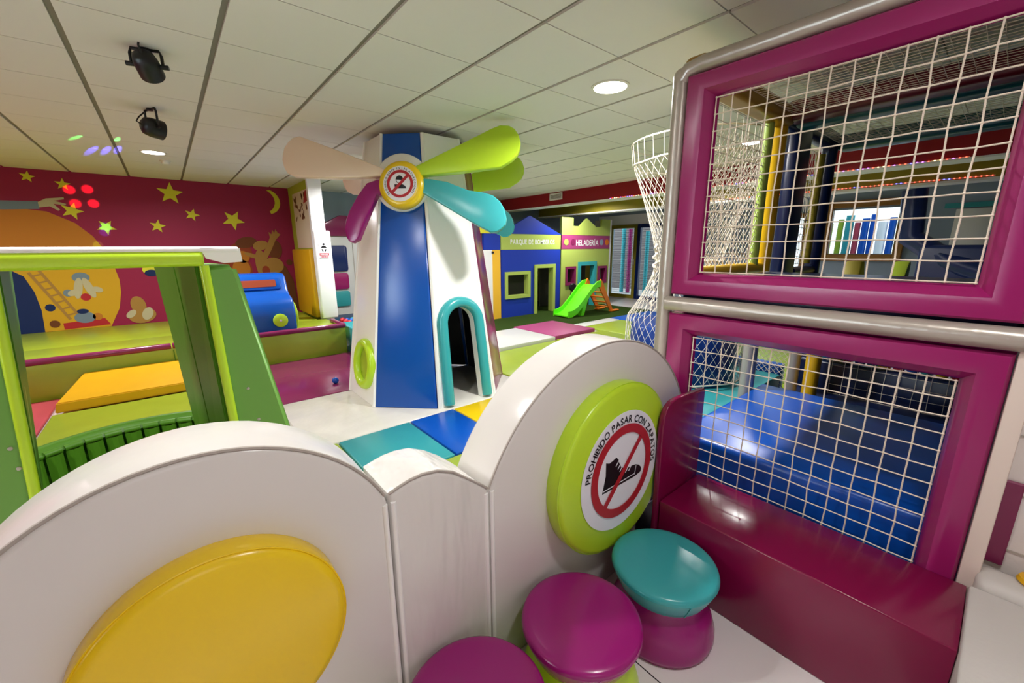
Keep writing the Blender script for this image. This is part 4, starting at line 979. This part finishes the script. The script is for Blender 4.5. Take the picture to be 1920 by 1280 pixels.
t = thing('striped_playhouse', 'narrow white and yellow playhouse front with blue square behind the windmill', 'playhouse', (5.1, 6.83, 0))
b = newbm(); prism(b, rect(4.3, 5.16, .022, 1.46), FH, -.06, 0); obj('wall_panel', b, 'housewhite', t, 0)
b = newbm(); prism(b, rect(5.16, 5.37, .022, 1.46), FH, -.06, 0); obj('wall_panel', b, 'houseyel', t, 0)
b = newbm(); prism(b, rect(4.95, 5.37, 1.465, 1.785), FH, -.06, .003); obj('blue_square', b, 'housewall', t, 0)
b = newbm(); prism(b, rect(4.3, 5.37, 1.79, 1.9), FH, -.06, 0); obj('top_edge', b, 'star', t, 0)
b = newbm(); prism(b, rect(5.14, 5.19, 1.39, 1.43), FH, 0, .02); obj('latch', b, 'black', t, 0)

# toy slide
t = thing('toy_slide', 'small lime green plastic slide with orange ladder on the turf', 'slide', (7.1, 6.1, .022))
b = newbm()
sl = [(6.42, .07), (6.55, .075), (6.7, .13), (6.95, .33), (7.2, .56), (7.36, .66), (7.48, .67)]
S1, S0 = 6.28, 5.86
def band(y0, y1, z0, z1):
    P0 = [(x, z + z0) for x, z in sl]; P1 = [(x, z + z1) for x, z in sl][::-1]
    prism(b, P0 + P1, frm((0, y1, 0), X, Zv), 0, y1 - y0)
band(5.86, 6.28, -.025, .0); band(5.84, 5.87, -.04, .1); band(6.27, 6.3, -.04, .1)
obj('chute', b, 'slideg', t, 30)
b = newbm()
for y in (5.86, 6.25): prism(b, [(7.42, .66), (7.5, .8), (7.57, .72), (7.98, .06), (8.02, .023), (7.9, .023)], frm((0, y + .03, 0), X, Zv), 0, .03)
for k in range(5):
    q = .12 + k * .12; x = 7.93 - q * .7
    box(b, (x - .05, 5.87, q), (x + .01, 6.27, q + .03), .006, 1)
obj('ladder', b, 'orange', t, 30)
for y in (5.85, 6.27):
    b = newbm(); box(b, (7.86, y - .05, .023), (8.16, y + .05, .06), .015, 2); obj('foot', b, 'orange', t)
b = newbm(); prism(b, [(6.95, .26), (7.1, .36), (6.98, .023), (6.88, .023)], frm((0, 6.25, 0), X, Zv), 0, .36); obj('chute_support', b, 'slideg', t)
t = thing('toy_wand', 'black round toy on a thin stick leaning at the ice cream playhouse', 'toy', (7.35, 6.6, .022))
b = newbm(); tube(b, [(7.25, 6.62, .03), (7.44, 6.7, .5)], .012, 8); obj('stick', b, 'black', t)
b = newbm(); lathe(b, [(0, -.03), (.08, -.03), (.1, 0), (.08, .03), (0, .035)], (7.47, 6.68, .56), (-.4, -1, 0), 20); obj('head', b, 'black', t)

# ================================================================== CAMERA / LIGHT / VIEW
F, YAW, PIT, ROLL = 764.7231, .6928, -.2255, .0068
cy, sy, cp, sp = math.cos(YAW), math.sin(YAW), math.cos(PIT), math.sin(PIT)
f = V((sy * cp, cy * cp, sp)); r = V((cy, -sy, 0)); d = f.cross(r)
r2 = r * math.cos(ROLL) + d * math.sin(ROLL); d2 = -r * math.sin(ROLL) + d * math.cos(ROLL)
cam = bpy.data.cameras.new('camera'); co = bpy.data.objects.new('camera', cam); COL.objects.link(co)
cam.sensor_width = 36; cam.lens = F / 1920 * 36; cam.clip_start = .02
mw = Matrix((( r2.x, -d2.x, -f.x, 0), (r2.y, -d2.y, -f.y, 0), (r2.z, -d2.z, -f.z, 1.5), (0, 0, 0, 1))); co.matrix_world = mw
scene.camera = co

w = bpy.data.worlds.new('world'); scene.world = w; w.use_nodes = True
bg = w.node_tree.nodes['Background']; bg.inputs['Color'].default_value = (.9, .95, 1, 1); bg.inputs['Strength'].default_value = 1.7
vs_ = scene.view_settings
vs_.view_transform = 'Standard'; vs_.look = 'None'; vs_.gamma = 1; vs_.use_curve_mapping = False; vs_.exposure = .4
try:
    scene.cycles.use_denoising = True
except Exception: pass
scene.cycles.max_bounces = 10; scene.cycles.diffuse_bounces = 6; scene.cycles.glossy_bounces = 5; scene.cycles.transmission_bounces = 6
scene.cycles.caustics_reflective = False; scene.cycles.caustics_refractive = False; scene.cycles.sample_clamp_indirect = 6
